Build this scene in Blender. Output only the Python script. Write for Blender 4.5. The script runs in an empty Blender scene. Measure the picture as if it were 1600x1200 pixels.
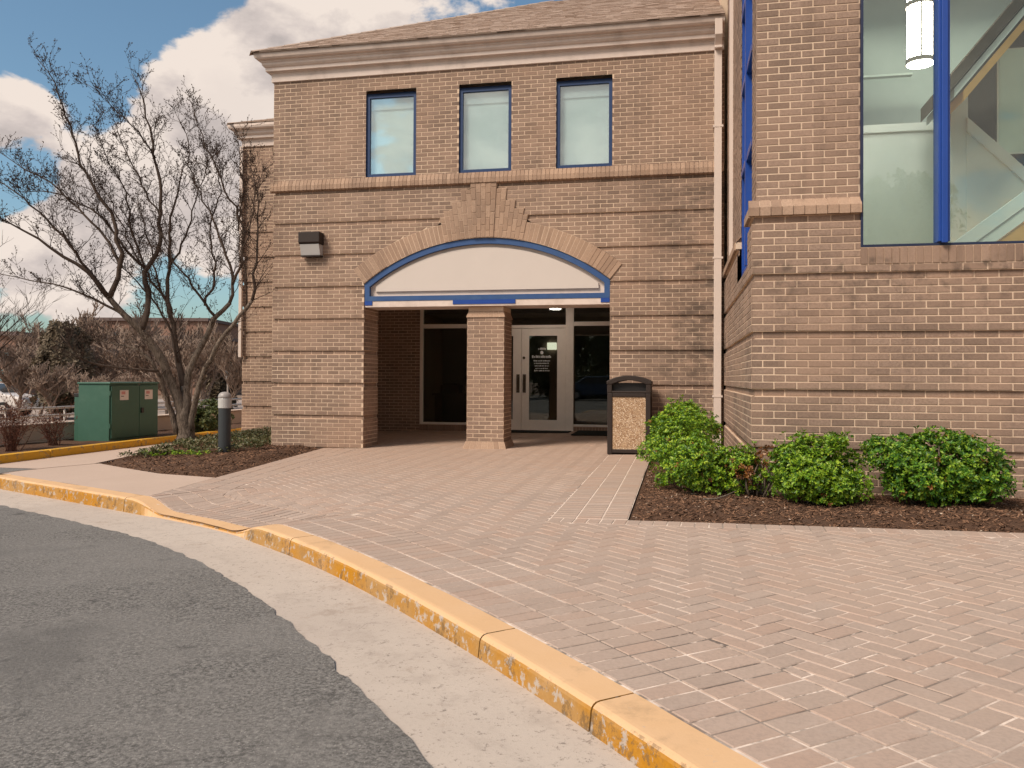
import bpy, bmesh, math, random
import numpy as np
from mathutils import Vector, Matrix, noise as mnoise

random.seed(7)
scene = bpy.context.scene
col = scene.collection

# ------------------------------------------------------------------ camera
yaw, pitch, roll = 0.2014, 0.0098, 0.0051
cam_loc = Vector((6.8125, -12.8752, 1.1726))
r_ = Vector((math.cos(yaw), math.sin(yaw), 0))
f_ = Vector((-math.sin(yaw), math.cos(yaw), 0))
u_ = Vector((0, 0, 1))
fw = math.cos(pitch) * f_ + math.sin(pitch) * u_
up = -math.sin(pitch) * f_ + math.cos(pitch) * u_
Rc = math.cos(roll) * r_ + math.sin(roll) * up
Uc = -math.sin(roll) * r_ + math.cos(roll) * up
cd = bpy.data.cameras.new("camera")
cd.lens = 28.8
cd.sensor_width = 36
cd.shift_y = -21.5 / 1600
cd.clip_start = 0.05
cd.clip_end = 3000
cam = bpy.data.objects.new("camera", cd)
col.objects.link(cam)
m = Matrix((Rc, Uc, -fw)).transposed().to_4x4()
m.translation = cam_loc
cam.matrix_world = m
scene.camera = cam

# ------------------------------------------------------------------ light and sky
SUN_DIR = Vector((-0.42, -0.53, 0.73)).normalized()
SUN_EL = math.asin(SUN_DIR.z)
SUN_ROT = math.atan2(SUN_DIR.x, SUN_DIR.y)
sd = bpy.data.lights.new("sun", 'SUN')
sd.energy = 2.3
sd.angle = math.radians(20)
sd.color = (1.0, 0.87, 0.74)
sun = bpy.data.objects.new("sun", sd)
sun.rotation_euler = SUN_DIR.to_track_quat('Z', 'Y').to_euler()
sun.location = (0, 0, 40)
col.objects.link(sun)

scene.view_settings.view_transform = 'Standard'
scene.view_settings.look = 'None'
scene.view_settings.gamma = 1
scene.view_settings.exposure = 0.9

scene.cycles.diffuse_bounces = 8
scene.cycles.max_bounces = 14

world = bpy.data.worlds.new("World")
scene.world = world
world.use_nodes = True
wn, wl = world.node_tree.nodes, world.node_tree.links
wn.clear()


def N(nodes, typ, **kw):
    n = nodes.new(typ)
    for k, v in kw.items():
        if k == 'inp':
            for a, b in v.items():
                n.inputs[a].default_value = b
        else:
            setattr(n, k, v)
    return n


def build_world():
    out = N(wn, 'ShaderNodeOutputWorld')
    bg = N(wn, 'ShaderNodeBackground', inp={'Strength': 0.10})
    wl.new(bg.outputs[0], out.inputs[0])
    sky = N(wn, 'ShaderNodeTexSky', sky_type='NISHITA', sun_disc=False, sun_elevation=SUN_EL,
            sun_rotation=SUN_ROT, altitude=100, air_density=1.0, dust_density=1.8, ozone_density=1.6)
    tc = N(wn, 'ShaderNodeTexCoord')
    mp = N(wn, 'ShaderNodeMapping')
    mp.inputs['Scale'].default_value = (1, 1, 1.75)
    wl.new(tc.outputs['Generated'], mp.inputs[0])

    def noise(vec, scale, detail, rough, dist=0.0):
        n = N(wn, 'ShaderNodeTexNoise', inp={'Scale': scale, 'Detail': detail, 'Roughness': rough, 'Distortion': dist})
        wl.new(vec, n.inputs['Vector'])
        return n.outputs['Fac']

    def math_(op, a, b=None, c=None, clamp=False):
        n = N(wn, 'ShaderNodeMath', operation=op, use_clamp=clamp)
        for i, v in enumerate((a, b, c)):
            if v is None:
                continue
            if isinstance(v, (int, float)):
                n.inputs[i].default_value = v
            else:
                wl.new(v, n.inputs[i])
        return n.outputs[0]

    def density(off):
        v = N(wn, 'ShaderNodeVectorMath', operation='ADD')
        v.inputs[1].default_value = off
        wl.new(mp.outputs[0], v.inputs[0])
        big = noise(v.outputs[0], 2.6, 2, 0.5)
        mid = noise(v.outputs[0], 7.5, 12, 0.58, 0.15)
        return math_('ADD', math_('MULTIPLY', big, 0.54), math_('MULTIPLY', mid, 0.68))

    # cumulus masses round the sky: direction, angular size, weight
    blobs = [((-0.39, 0.841, 0.375), 0.09, 0.20), ((-0.456, 0.821, 0.335), 0.08, 0.22), ((-0.512, 0.825, 0.241), 0.10, 0.19),
             ((-0.562, 0.807, 0.182), 0.08, 0.18), ((-0.53, 0.79, 0.30), 0.05, 0.16), ((-0.662, 0.705, 0.258), 0.045, 0.24),
             ((-0.628, 0.759, 0.170), 0.05, 0.16), ((-0.667, 0.732, 0.128), 0.045, 0.18), ((-0.62, 0.772, 0.075), 0.05, 0.15), ((-0.486, 0.848, 0.21), 0.08, 0.15),
             ((-0.60, 0.72, 0.36), 0.09, -0.25), ((-0.648, 0.728, 0.215), 0.04, -0.14), ((-0.60, 0.752, 0.268), 0.03, -0.12), ((-0.568, 0.817, 0.11), 0.04, -0.10),
             ((0.2, -0.88, 0.38), 0.30, 0.24), ((0.75, -0.6, 0.25), 0.25, 0.16), ((-0.75, -0.5, 0.3), 0.25, 0.1),
             ((0.8, 0.5, 0.3), 0.25, 0.1), ((-0.25, -0.93, 0.27), 0.22, 0.18), ((0.5, 0.8, 0.3), 0.2, 0.12)]
    bias = None
    for d, s, w in blobs:
        dv = Vector(d).normalized()
        v = N(wn, 'ShaderNodeVectorMath', operation='DISTANCE')
        v.inputs[1].default_value = dv
        wl.new(tc.outputs['Generated'], v.inputs[0])
        mr = N(wn, 'ShaderNodeMapRange', interpolation_type='SMOOTHSTEP',
               inp={'From Min': 0.0, 'From Max': s * 1.7, 'To Min': w, 'To Max': 0.0})
        wl.new(v.outputs['Value'], mr.inputs[0])
        bias = mr.outputs[0] if bias is None else math_('ADD', bias, mr.outputs[0])
    OFF = (3.1, 0.4, 1.7)
    d0b = density(OFF)
    d0 = math_('ADD', d0b, bias)
    d1 = density((OFF[0] + 0.02, OFF[1], OFF[2] + 0.075))
    mask = N(wn, 'ShaderNodeMapRange', interpolation_type='SMOOTHSTEP',
             inp={'From Min': 0.668, 'From Max': 0.728, 'To Min': 0.0, 'To Max': 1.0})
    wl.new(d0, mask.inputs[0])
    # light from above: thinner cloud above means a bright top, thick cloud overhead means a grey base
    sh = math_('SUBTRACT', d0b, d1)
    shade = N(wn, 'ShaderNodeMapRange', inp={'From Min': -0.10, 'From Max': 0.07, 'To Min': 0.0, 'To Max': 1.0})
    wl.new(sh, shade.inputs[0])
    thick = N(wn, 'ShaderNodeMapRange', inp={'From Min': 0.70, 'From Max': 1.05, 'To Min': 0.26, 'To Max': -0.12})
    wl.new(d0, thick.inputs[0])
    shd = math_('ADD', shade.outputs[0], thick.outputs[0], clamp=True)
    cr = N(wn, 'ShaderNodeValToRGB')
    cr.color_ramp.elements[0].color = (2.7, 2.4, 2.3, 1)
    cr.color_ramp.elements[1].color = (4.75, 4.15, 3.72, 1)
    e = cr.color_ramp.elements.new(0.5)
    e.color = (3.6, 3.15, 2.95, 1)
    wl.new(shd, cr.inputs[0])
    tint = N(wn, 'ShaderNodeMix', data_type='RGBA', blend_type='MULTIPLY', inp={'Factor': 1.0})
    tint.inputs[7].default_value = (0.63, 0.735, 0.70, 1)
    wl.new(sky.outputs[0], tint.inputs[6])
    mx = N(wn, 'ShaderNodeMix', data_type='RGBA')
    wl.new(mask.outputs[0], mx.inputs[0])
    wl.new(tint.outputs[2], mx.inputs[6])
    wl.new(cr.outputs[0], mx.inputs[7])
    wl.new(mx.outputs[2], bg.inputs[0])


build_world()


# ------------------------------------------------------------------ materials
def srgb(r, g, b):
    f = lambda c: (c / 255 / 12.92) if c / 255 <= 0.04045 else ((c / 255 + 0.055) / 1.055) ** 2.4
    return (f(r), f(g), f(b), 1)


class Mat:
    def __init__(self, name):
        self.m = bpy.data.materials.new(name)
        self.m.use_nodes = True
        self.n, self.l = self.m.node_tree.nodes, self.m.node_tree.links
        self.b = self.n['Principled BSDF']
        self.pos = None

    def world_pos(self):
        if self.pos is None:
            self.pos = N(self.n, 'ShaderNodeNewGeometry').outputs['Position']
        return self.pos

    def noise(self, scale, detail=4, rough=0.55, vec=None, dist=0.0):
        t = N(self.n, 'ShaderNodeTexNoise', inp={'Scale': scale, 'Detail': detail, 'Roughness': rough, 'Distortion': dist})
        self.l.new(vec if vec is not None else self.world_pos(), t.inputs['Vector'])
        return t.outputs['Fac']

    def ramp(self, v, a, b, c=0.0, d=1.0, smooth=True):
        t = N(self.n, 'ShaderNodeMapRange', interpolation_type='SMOOTHSTEP' if smooth else 'LINEAR',
              inp={'From Min': a, 'From Max': b, 'To Min': c, 'To Max': d})
        self.l.new(v, t.inputs[0])
        return t.outputs[0]

    def math(self, op, a, b=None, clamp=False):
        t = N(self.n, 'ShaderNodeMath', operation=op, use_clamp=clamp)
        for i, v in enumerate((a, b)):
            if v is None:
                continue
            if isinstance(v, (int, float)):
                t.inputs[i].default_value = v
            else:
                self.l.new(v, t.inputs[i])
        return t.outputs[0]

    def mix(self, fac, a, b, blend='MIX'):
        t = N(self.n, 'ShaderNodeMix', data_type='RGBA', blend_type=blend)
        for i, v in ((0, fac), (6, a), (7, b)):
            if isinstance(v, (int, float)):
                t.inputs[i].default_value = v
            elif isinstance(v, tuple):
                t.inputs[i].default_value = v
            else:
                self.l.new(v, t.inputs[i])
        return t.outputs[2]

    def rand(self):
        oi = N(self.n, 'ShaderNodeObjectInfo').outputs['Random']
        isl = N(self.n, 'ShaderNodeNewGeometry').outputs['Random Per Island']
        return self.math('FRACT', self.math('ADD', oi, isl))

    def xyz(self):
        s = N(self.n, 'ShaderNodeSeparateXYZ')
        self.l.new(self.world_pos(), s.inputs[0])
        return s.outputs

    def bump(self, h, strength=0.3, dist=0.01):
        t = N(self.n, 'ShaderNodeBump', inp={'Strength': strength, 'Distance': dist})
        self.l.new(h, t.inputs['Height'])
        self.l.new(t.outputs[0], self.b.inputs['Normal'])

    def done(self, color=None, rough=0.8, spec=0.3, metal=0.0):
        if color is not None:
            if isinstance(color, tuple):
                self.b.inputs['Base Color'].default_value = color
            else:
                self.l.new(color, self.b.inputs['Base Color'])
        if isinstance(rough, (int, float)):
            self.b.inputs['Roughness'].default_value = rough
        else:
            self.l.new(rough, self.b.inputs['Roughness'])
        self.b.inputs['Specular IOR Level'].default_value = spec
        self.b.inputs['Metallic'].default_value = metal
        return self.m


def wall_stain(M):
    """Weathering on the masonry: a damp dark patch by the downspout, soot under the wing window."""
    X, Y, Z = M.xyz()
    mp_ = N(M.n, 'ShaderNodeMapping'); mp_.inputs['Scale'].default_value = (1.0, 1.0, 2.6)
    M.l.new(M.world_pos(), mp_.inputs[0])
    n = M.noise(1.3, 7, 0.68, mp_.outputs[0], 0.5)
    n2 = M.noise(9, 4, 0.6)
    a = M.math('MULTIPLY', M.ramp(X, 5.7, 7.2), M.ramp(Z, 4.36, 4.25))
    a = M.math('MULTIPLY', a, M.ramp(Y, -0.6, -0.3))
    a = M.math('MULTIPLY', a, M.ramp(M.math('ADD', M.math('MULTIPLY', n, 0.8), M.math('MULTIPLY', n2, 0.25)), 0.42, 0.68))
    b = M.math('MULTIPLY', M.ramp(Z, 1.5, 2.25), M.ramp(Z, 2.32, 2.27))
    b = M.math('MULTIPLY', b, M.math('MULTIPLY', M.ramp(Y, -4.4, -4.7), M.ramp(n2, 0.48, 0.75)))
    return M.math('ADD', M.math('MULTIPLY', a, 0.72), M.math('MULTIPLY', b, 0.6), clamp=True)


def brick_mat(name, c1, c2, c3, var=0.3):
    M = Mat(name)
    r = M.rand()
    cr = N(M.n, 'ShaderNodeValToRGB')
    cr.color_ramp.elements[0].color = c1
    cr.color_ramp.elements[1].color = c3
    cr.color_ramp.elements.new(0.5).color = c2
    M.l.new(r, cr.inputs[0])
    n = M.noise(55, 6, 0.65)
    n2 = M.noise(1.1, 3, 0.5)
    c = M.mix(M.ramp(n, 0.35, 0.7, 0, 0.5), cr.outputs[0], (c1[0] * 0.62, c1[1] * 0.6, c1[2] * 0.6, 1))
    c = M.mix(M.ramp(n2, 0.35, 0.65, 0.0, 0.4), c, (c3[0] * 1.12, c3[1] * 1.05, c3[2] * 0.98, 1))
    mps = N(M.n, 'ShaderNodeMapping'); mps.inputs['Scale'].default_value = (3.0, 3.0, 0.35)
    M.l.new(M.world_pos(), mps.inputs[0])
    c = M.mix(M.ramp(M.noise(1.4, 6, 0.65, mps.outputs[0]), 0.52, 0.70, 0, 0.38), c, (c1[0] * 0.6, c1[1] * 0.6, c1[2] * 0.6, 1))
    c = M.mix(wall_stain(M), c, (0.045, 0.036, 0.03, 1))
    M.bump(n, 0.35, 0.004)
    return M.done(c, 0.88, 0.2)


MT = {}
B1, B2, B3 = (0.212, 0.145, 0.109, 1), (0.270, 0.184, 0.138, 1), (0.338, 0.233, 0.176, 1)
MT['brick'] = brick_mat('brick_face', B1, B2, B3)
MT['lightbrick'] = brick_mat('light_brick_face', (0.275, 0.183, 0.131, 1), (0.345, 0.232, 0.167, 1), (0.415, 0.285, 0.205, 1))


def mk():
    M = Mat('mortar')
    n = M.noise(40, 5)
    n2 = M.noise(1.3, 3)
    c = M.mix(n, (0.54, 0.395, 0.285, 1), (0.70, 0.53, 0.395, 1))
    c = M.mix(M.ramp(n2, 0.42, 0.62, 0, 0.45), c, (0.38, 0.25, 0.175, 1))
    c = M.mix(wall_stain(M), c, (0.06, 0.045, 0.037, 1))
    M.bump(n, 0.4, 0.003)
    MT['mortar'] = M.done(c, 0.95, 0.1)

    M = Mat('paver_face')
    r = M.rand()
    cr = N(M.n, 'ShaderNodeValToRGB')
    cr.color_ramp.elements[0].color = (0.372, 0.276, 0.220, 1)
    cr.color_ramp.elements[1].color = (0.462, 0.352, 0.286, 1)
    e = cr.color_ramp.elements.new(0.5); e.color = (0.418, 0.314, 0.252, 1)
    e = cr.color_ramp.elements.new(0.93); e.color = (0.41, 0.282, 0.215, 1)
    M.l.new(r, cr.inputs[0])
    X, Y, Z = M.xyz()
    n, n2, n3 = M.noise(60, 6, 0.6), M.noise(0.8, 4, 0.6), M.noise(7, 5, 0.65)
    c = M.mix(M.ramp(n, 0.38, 0.72, 0, 0.4), cr.outputs[0], (0.26, 0.198, 0.16, 1))
    c = M.mix(M.ramp(n2, 0.4, 0.65, 0, 0.42), c, (0.42, 0.302, 0.232, 1))
    c = M.mix(M.ramp(n3, 0.55, 0.75, 0, 0.3), c, (0.47, 0.375, 0.315, 1))
    c = M.mix(M.ramp(Y, -6.5, -0.5, 0, 0.45), c, (0.335, 0.222, 0.16, 1))
    M.bump(n, 0.35, 0.004)
    MT['paver'] = M.done(c, M.ramp(n3, 0.3, 0.7, 0.62, 0.85), 0.35)

    M = Mat('paving_joint_sand')
    n, n2 = M.noise(2.6, 6, 0.7), M.noise(25, 4)
    c = M.mix(M.ramp(M.noise(0.9, 5, 0.7), 0.40, 0.54), (0.42, 0.32, 0.26, 1), (0.74, 0.61, 0.51, 1))
    c = M.mix(M.ramp(n2, 0.4, 0.7, 0, 0.5), c, (0.46, 0.35, 0.28, 1))
    f = M.ramp(M.math('ADD', M.math('MULTIPLY', n, 0.45), M.math('MULTIPLY', M.noise(0.75, 3, 0.5), 0.55)), 0.525, 0.56)
    vd = N(M.n, 'ShaderNodeVectorMath', operation='DISTANCE'); vd.inputs[1].default_value = (7.0, -9.3, 0.0)
    M.l.new(M.world_pos(), vd.inputs[0])
    f = M.math('MAXIMUM', M.math('MULTIPLY', f, 0.6), M.math('MULTIPLY', M.ramp(vd.outputs['Value'], 1.7, 0.5, 0.0, 0.75), M.ramp(n, 0.47, 0.54)))   # soil washed out of the joints by the kerb
    c = M.mix(f, c, (0.035, 0.026, 0.022, 1))
    MT['sand'] = M.done(c, 0.95, 0.1)

    M = Mat('asphalt')
    n, n2, n3, n4 = M.noise(58, 5, 0.8), M.noise(1.1, 6, 0.62), M.noise(7, 7, 0.78), M.noise(120, 2, 0.6)
    c = M.mix(M.ramp(n, 0.36, 0.66), (0.075, 0.068, 0.062, 1), (0.27, 0.248, 0.225, 1))
    c = M.mix(M.ramp(n2, 0.40, 0.62, 0, 0.5), c, (0.21, 0.192, 0.175, 1))
    c = M.mix(M.ramp(n3, 0.56, 0.70, 0, 0.7), c, (0.055, 0.050, 0.047, 1))
    c = M.mix(M.ramp(n4, 0.63, 0.72, 0, 0.8), c, (0.45, 0.41, 0.37, 1))
    wv_ = N(M.n, 'ShaderNodeMapping'); M.l.new(M.world_pos(), wv_.inputs[0])
    ds_ = N(M.n, 'ShaderNodeTexNoise', inp={'Scale': 2.2, 'Detail': 5.0}); M.l.new(M.world_pos(), ds_.inputs['Vector'])
    va = N(M.n, 'ShaderNodeVectorMath', operation='MULTIPLY_ADD'); va.inputs[1].default_value = (0.9, 0.9, 0.0)
    M.l.new(ds_.outputs['Color'], va.inputs[0]); M.l.new(M.world_pos(), va.inputs[2])
    vo = N(M.n, 'ShaderNodeTexVoronoi', feature='DISTANCE_TO_EDGE', inp={'Scale': 0.42}); M.l.new(va.outputs[0], vo.inputs['Vector'])
    crack = M.math('MULTIPLY', M.ramp(vo.outputs['Distance'], 0.010, 0.002), M.ramp(M.noise(0.8, 3), 0.48, 0.58))
    c = M.mix(M.math('MULTIPLY', crack, 0.3), c, (0.03, 0.027, 0.025, 1))
    c = M.mix(M.ramp(M.noise(0.55, 5, 0.65), 0.50, 0.66, 0, 0.45), c, (0.085, 0.078, 0.072, 1))
    c = M.mix(M.ramp(M.noise(3.0, 4, 0.6), 0.64, 0.74, 0, 0.55), c, (0.05, 0.045, 0.042, 1))
    M.bump(M.math('ADD', n, M.math('MULTIPLY', n3, 0.6)), 0.7, 0.012)
    MT['asphalt'] = M.done(c, 0.85, 0.25)

    def concrete(name, a, b, d, speck=0.5):
        M = Mat(name)
        n, n2, n3 = M.noise(48, 6, 0.8), M.noise(1.2, 6, 0.6), M.noise(24, 7, 0.85)
        c = M.mix(n2, a, b)
        c = M.mix(M.ramp(M.noise(4.5, 6, 0.7), 0.5, 0.68, 0, 0.35 * min(1, speck * 2)), c, d)
        c = M.mix(M.ramp(n, 0.52, 0.72, 0, 0.6), c, d)
        c = M.mix(M.ramp(n3, 0.565, 0.63, 0, speck), c, (d[0] * 0.5, d[1] * 0.5, d[2] * 0.5, 1))
        if speck > 0.3:
            c = M.mix(M.ramp(M.noise(1.9, 7, 0.75), 0.56, 0.70, 0, 0.55), c, (0.26, 0.185, 0.135, 1))
            c = M.mix(M.ramp(M.noise(0.7, 4, 0.6), 0.45, 0.62, 0, 0.35), c, (0.40, 0.33, 0.28, 1))
        M.bump(n, 0.35, 0.005)
        return M.done(c, 0.9, 0.2)
    MT['gutter'] = concrete('gutter_concrete', (0.43, 0.355, 0.295, 1), (0.53, 0.445, 0.375, 1), (0.30, 0.24, 0.20, 1), 0.75)
    MT['walk'] = concrete('sidewalk_concrete', (0.44, 0.325, 0.255, 1), (0.52, 0.39, 0.31, 1), (0.36, 0.265, 0.21, 1), 0.08)
    MT['wallconc'] = concrete('wall_concrete', (0.52, 0.40, 0.32, 1), (0.62, 0.49, 0.40, 1), (0.42, 0.32, 0.26, 1), 0.05)

    M = Mat('kerb_paint')
    X, Y, Z = M.xyz()
    geo = N(M.n, 'ShaderNodeNewGeometry')
    sx = N(M.n, 'ShaderNodeSeparateXYZ'); M.l.new(geo.outputs['Normal'], sx.inputs[0])
    n, n2, n3 = M.noise(3.0, 6, 0.65), M.noise(16, 6, 0.7), M.noise(70, 4)
    face = M.ramp(sx.outputs[2], 0.25, 0.6)          # worn pale top; face paint also darkened to put its shade into the colour
    strong = M.mix(n3, (0.34, 0.145, 0.012, 1), (0.50, 0.225, 0.018, 1))
    faded = M.mix(n3, (0.33, 0.18, 0.06, 1), (0.43, 0.245, 0.09, 1))
    pale = M.mix(n, (0.60, 0.365, 0.185, 1), (0.65, 0.42, 0.245, 1))
    c = M.mix(M.ramp(M.noise(0.9, 5, 0.7), 0.40, 0.60), strong, faded)
    c = M.mix(face, c, pale)
    c = M.mix(M.math('MULTIPLY', M.ramp(n, 0.58, 0.68), 0.35), c, pale)
    edge_ = M.math('MULTIPLY', M.ramp(sx.outputs[2], 0.02, 0.16), M.ramp(sx.outputs[2], 0.9, 0.55))
    chip = M.math('MULTIPLY', M.ramp(n2, 0.545, 0.60), M.ramp(sx.outputs[2], 0.8, 0.3))
    c = M.mix(chip, c, M.mix(n3, (0.36, 0.29, 0.235, 1), (0.48, 0.39, 0.32, 1)))
    c = M.mix(M.math('MULTIPLY', M.ramp(n2, 0.64, 0.68), 0.55), c, (0.45, 0.36, 0.29, 1))
    scuff = M.math('MULTIPLY', M.ramp(M.noise(6, 8, 0.8), 0.53, 0.60), M.ramp(sx.outputs[2], 0.95, 0.5))
    c = M.mix(M.math('MULTIPLY', scuff, 0.62), c, (0.11, 0.075, 0.045, 1))
    c = M.mix(M.math('MULTIPLY', M.ramp(M.noise(2.2, 7, 0.75), 0.52, 0.68), 0.35), c, (0.22, 0.15, 0.09, 1))
    M.bump(n2, 0.3, 0.006)
    MT['kerb'] = M.done(c, 0.9, 0.12)

    M = Mat('far_kerb_paint')
    n = M.noise(9, 6, 0.7)
    c = M.mix(M.ramp(n, 0.53, 0.62), (0.62, 0.32, 0.025, 1), (0.30, 0.20, 0.10, 1))
    MT['farkerb'] = M.done(c, 0.7)

    M = Mat('soil')
    n, n2 = M.noise(30, 6, 0.7), M.noise(4, 4)
    c = M.mix(n, (0.045, 0.024, 0.015, 1), (0.17, 0.095, 0.06, 1))
    c = M.mix(M.ramp(n2, 0.4, 0.7, 0, 0.5), c, (0.10, 0.062, 0.044, 1))
    M.bump(n, 0.9, 0.03)
    MT['soil'] = M.done(c, 0.95, 0.1)

    M = Mat('mulch_chip')
    c = M.mix(M.rand(), (0.05, 0.026, 0.016, 1), (0.25, 0.135, 0.08, 1))
    MT['chip'] = M.done(c, 0.9, 0.15)
    M = Mat('dry_litter')
    c = M.mix(M.rand(), (0.45, 0.30, 0.19, 1), (0.62, 0.50, 0.40, 1))
    MT['litter'] = M.done(c, 0.85, 0.2)

    def leaf(name, cols, trans=0.25, rough=0.45):
        M = Mat(name)
        r = N(M.n, 'ShaderNodeNewGeometry').outputs['Random Per Island']
        cr = N(M.n, 'ShaderNodeValToRGB')
        els = cr.color_ramp.elements
        els[0].color = cols[0]; els[1].color = cols[-1]
        for i, c in enumerate(cols[1:-1], 1):
            els.new(i / (len(cols) - 1)).color = c
        M.l.new(r, cr.inputs[0])
        out = M.n['Material Output']
        tr = N(M.n, 'ShaderNodeBsdfTranslucent')
        M.l.new(cr.outputs[0], tr.inputs[0])
        mx = N(M.n, 'ShaderNodeMixShader', inp={0: trans})
        M.l.new(M.b.outputs[0], mx.inputs[1]); M.l.new(tr.outputs[0], mx.inputs[2])
        M.l.new(mx.outputs[0], out.inputs[0])
        return M.done(cr.outputs[0], rough, 0.4)
    MT['leaf'] = leaf('shrub_leaf', [(0.035, 0.095, 0.008, 1), (0.10, 0.21, 0.012, 1), (0.20, 0.34, 0.016, 1), (0.36, 0.46, 0.03, 1)])
    MT['leafdeep'] = leaf('shrub_leaf_deep', [(0.024, 0.082, 0.010, 1), (0.06, 0.165, 0.014, 1), (0.14, 0.27, 0.016, 1), (0.30, 0.42, 0.03, 1)])
    MT['leafred'] = leaf('bronze_leaf', [(0.10, 0.035, 0.012, 1), (0.22, 0.075, 0.02, 1), (0.30, 0.13, 0.03, 1)])
    MT['ivy'] = leaf('ivy_leaf', [(0.030, 0.042, 0.012, 1), (0.075, 0.085, 0.025, 1), (0.14, 0.13, 0.05, 1), (0.20, 0.15, 0.08, 1)], 0.15)
    MT['fargreen'] = leaf('far_evergreen', [(0.075, 0.055, 0.035, 1), (0.13, 0.098, 0.06, 1), (0.20, 0.15, 0.10, 1)], 0.15, 0.7)
    MT['bushgreen'] = leaf('far_bush', [(0.03, 0.045, 0.012, 1), (0.07, 0.09, 0.025, 1), (0.12, 0.13, 0.04, 1)], 0.15, 0.6)
    MT['treegreen'] = leaf('spring_leaf', [(0.06, 0.09, 0.015, 1), (0.12, 0.16, 0.03, 1), (0.2, 0.23, 0.06, 1)], 0.3, 0.6)

    M = Mat('bark')
    X, Y, Z = M.xyz()
    n, n2 = M.noise(16, 6, 0.7), M.noise(3, 4)
    mpn = N(M.n, 'ShaderNodeMapping'); mpn.inputs['Scale'].default_value = (1, 1, 0.22)
    M.l.new(M.world_pos(), mpn.inputs[0])
    n3 = M.noise(38, 6, 0.75, mpn.outputs[0], 0.4)
    c = M.mix(M.ramp(n3, 0.35, 0.65), (0.055, 0.039, 0.029, 1), (0.23, 0.175, 0.135, 1))
    c = M.mix(M.ramp(n2, 0.45, 0.7, 0, 0.5), c, (0.24, 0.19, 0.15, 1))
    c = M.mix(M.ramp(n, 0.5, 0.7, 0, 0.5), c, (0.08, 0.06, 0.045, 1))
    M.bump(M.math('ADD', n, n3), 0.9, 0.02)
    MT['bark'] = M.done(c, 0.9, 0.15)
    M = Mat('limb_bark')
    n = M.noise(20, 6, 0.7)
    M.bump(n, 0.7, 0.012)
    MT['limb'] = M.done(M.mix(n, (0.045, 0.031, 0.024, 1), (0.13, 0.092, 0.07, 1)), 0.9, 0.15)
    M = Mat('twig_bark')
    MT['twig'] = M.done(M.mix(M.noise(6, 3), (0.040, 0.027, 0.021, 1), (0.085, 0.055, 0.042, 1)), 0.9, 0.15)
    M = Mat('far_bark')
    MT['farbark'] = M.done(M.mix(M.noise(0.9, 3), (0.17, 0.118, 0.09, 1), (0.34, 0.25, 0.195, 1)), 0.95, 0.1)
    M = Mat('red_stem')
    MT['redstem'] = M.done(M.mix(M.noise(8, 3), (0.10, 0.04, 0.028, 1), (0.20, 0.10, 0.07, 1)), 0.9, 0.1)

    def plain(name, c, rough=0.5, spec=0.4, metal=0.0, var=0.12, scale=8, bump=0.0, dirt=None):
        M = Mat(name)
        n = M.noise(scale, 5, 0.6)
        cc = M.mix(n, tuple(v * (1 - var) for v in c[:3]) + (1,), tuple(min(1, v * (1 + var)) for v in c[:3]) + (1,))
        if dirt:
            cc = M.mix(M.ramp(M.noise(2.3, 6, 0.65), 0.48, 0.72, 0, dirt[3]), cc, dirt[:3] + (1,))
        if bump:
            M.bump(M.noise(60, 4), bump, 0.004)
        return M.done(cc, rough, spec, metal)
    MT['trim'] = plain('painted_trim', (0.65, 0.53, 0.46), 0.6, 0.35, dirt=(0.36, 0.27, 0.22, 0.45))
    MT['panel'] = plain('sign_panel', (0.56, 0.485, 0.435), 0.55, 0.35, var=0.05, scale=2)
    MT['blue'] = plain('blue_paint', (0.030, 0.075, 0.20), 0.45, 0.4, var=0.2, dirt=(0.06, 0.12, 0.22, 0.4))
    MT['bluebright'] = plain('blue_anodised', (0.012, 0.052, 0.26), 0.3, 0.5, var=0.1)
    MT['navy'] = plain('navy_window_paint', (0.018, 0.042, 0.115), 0.45, 0.35)
    MT['bluedark'] = plain('dark_blue_frame', (0.018, 0.026, 0.06), 0.4, 0.4)
    MT['storefront'] = plain('tan_aluminium', (0.86, 0.78, 0.70), 0.5, 0.4, var=0.08)
    MT['pipe'] = plain('downspout_paint', (0.60, 0.49, 0.425), 0.5, 0.4, var=0.06)
    MT['black'] = plain('dark_metal', (0.018, 0.015, 0.014), 0.5, 0.4)
    MT['canframe'] = plain('bin_frame_plastic', (0.032, 0.022, 0.018), 0.6, 0.25, bump=0.2)
    MT['handle'] = plain('bronze_pull', (0.10, 0.075, 0.05), 0.35, 0.5, 0.6)
    MT['cabinet'] = plain('green_cabinet_paint', (0.040, 0.105, 0.072), 0.5, 0.4, dirt=(0.07, 0.14, 0.10, 0.5))
    MT['cablabel'] = plain('label_white', (0.70, 0.60, 0.55), 0.5)
    MT['labelred'] = plain('label_red', (0.55, 0.24, 0.22), 0.5)
    MT['bollard'] = plain('bollard_paint', (0.040, 0.043, 0.046), 0.4, 0.4)
    MT['lens'] = plain('frosted_lens', (0.46, 0.44, 0.42), 0.3, 0.5, var=0.04)
    MT['cap'] = plain('grey_cap', (0.30, 0.27, 0.25), 0.4, 0.4)
    MT['rail'] = plain('galvanised_rail', (0.52, 0.45, 0.40), 0.45, 0.5, 0.2)
    MT['soffit'] = plain('porch_soffit', (0.80, 0.73, 0.66), 0.8)
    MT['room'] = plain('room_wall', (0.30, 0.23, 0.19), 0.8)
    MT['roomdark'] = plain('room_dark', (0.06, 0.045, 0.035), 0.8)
    MT['blind'] = plain('window_blind', (0.88, 0.88, 0.82), 0.8, 0.2, var=0.05)
    MT['lobby'] = plain('lobby_wall', (0.78, 0.79, 0.75), 0.8, 0.2, var=0.03)
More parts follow.
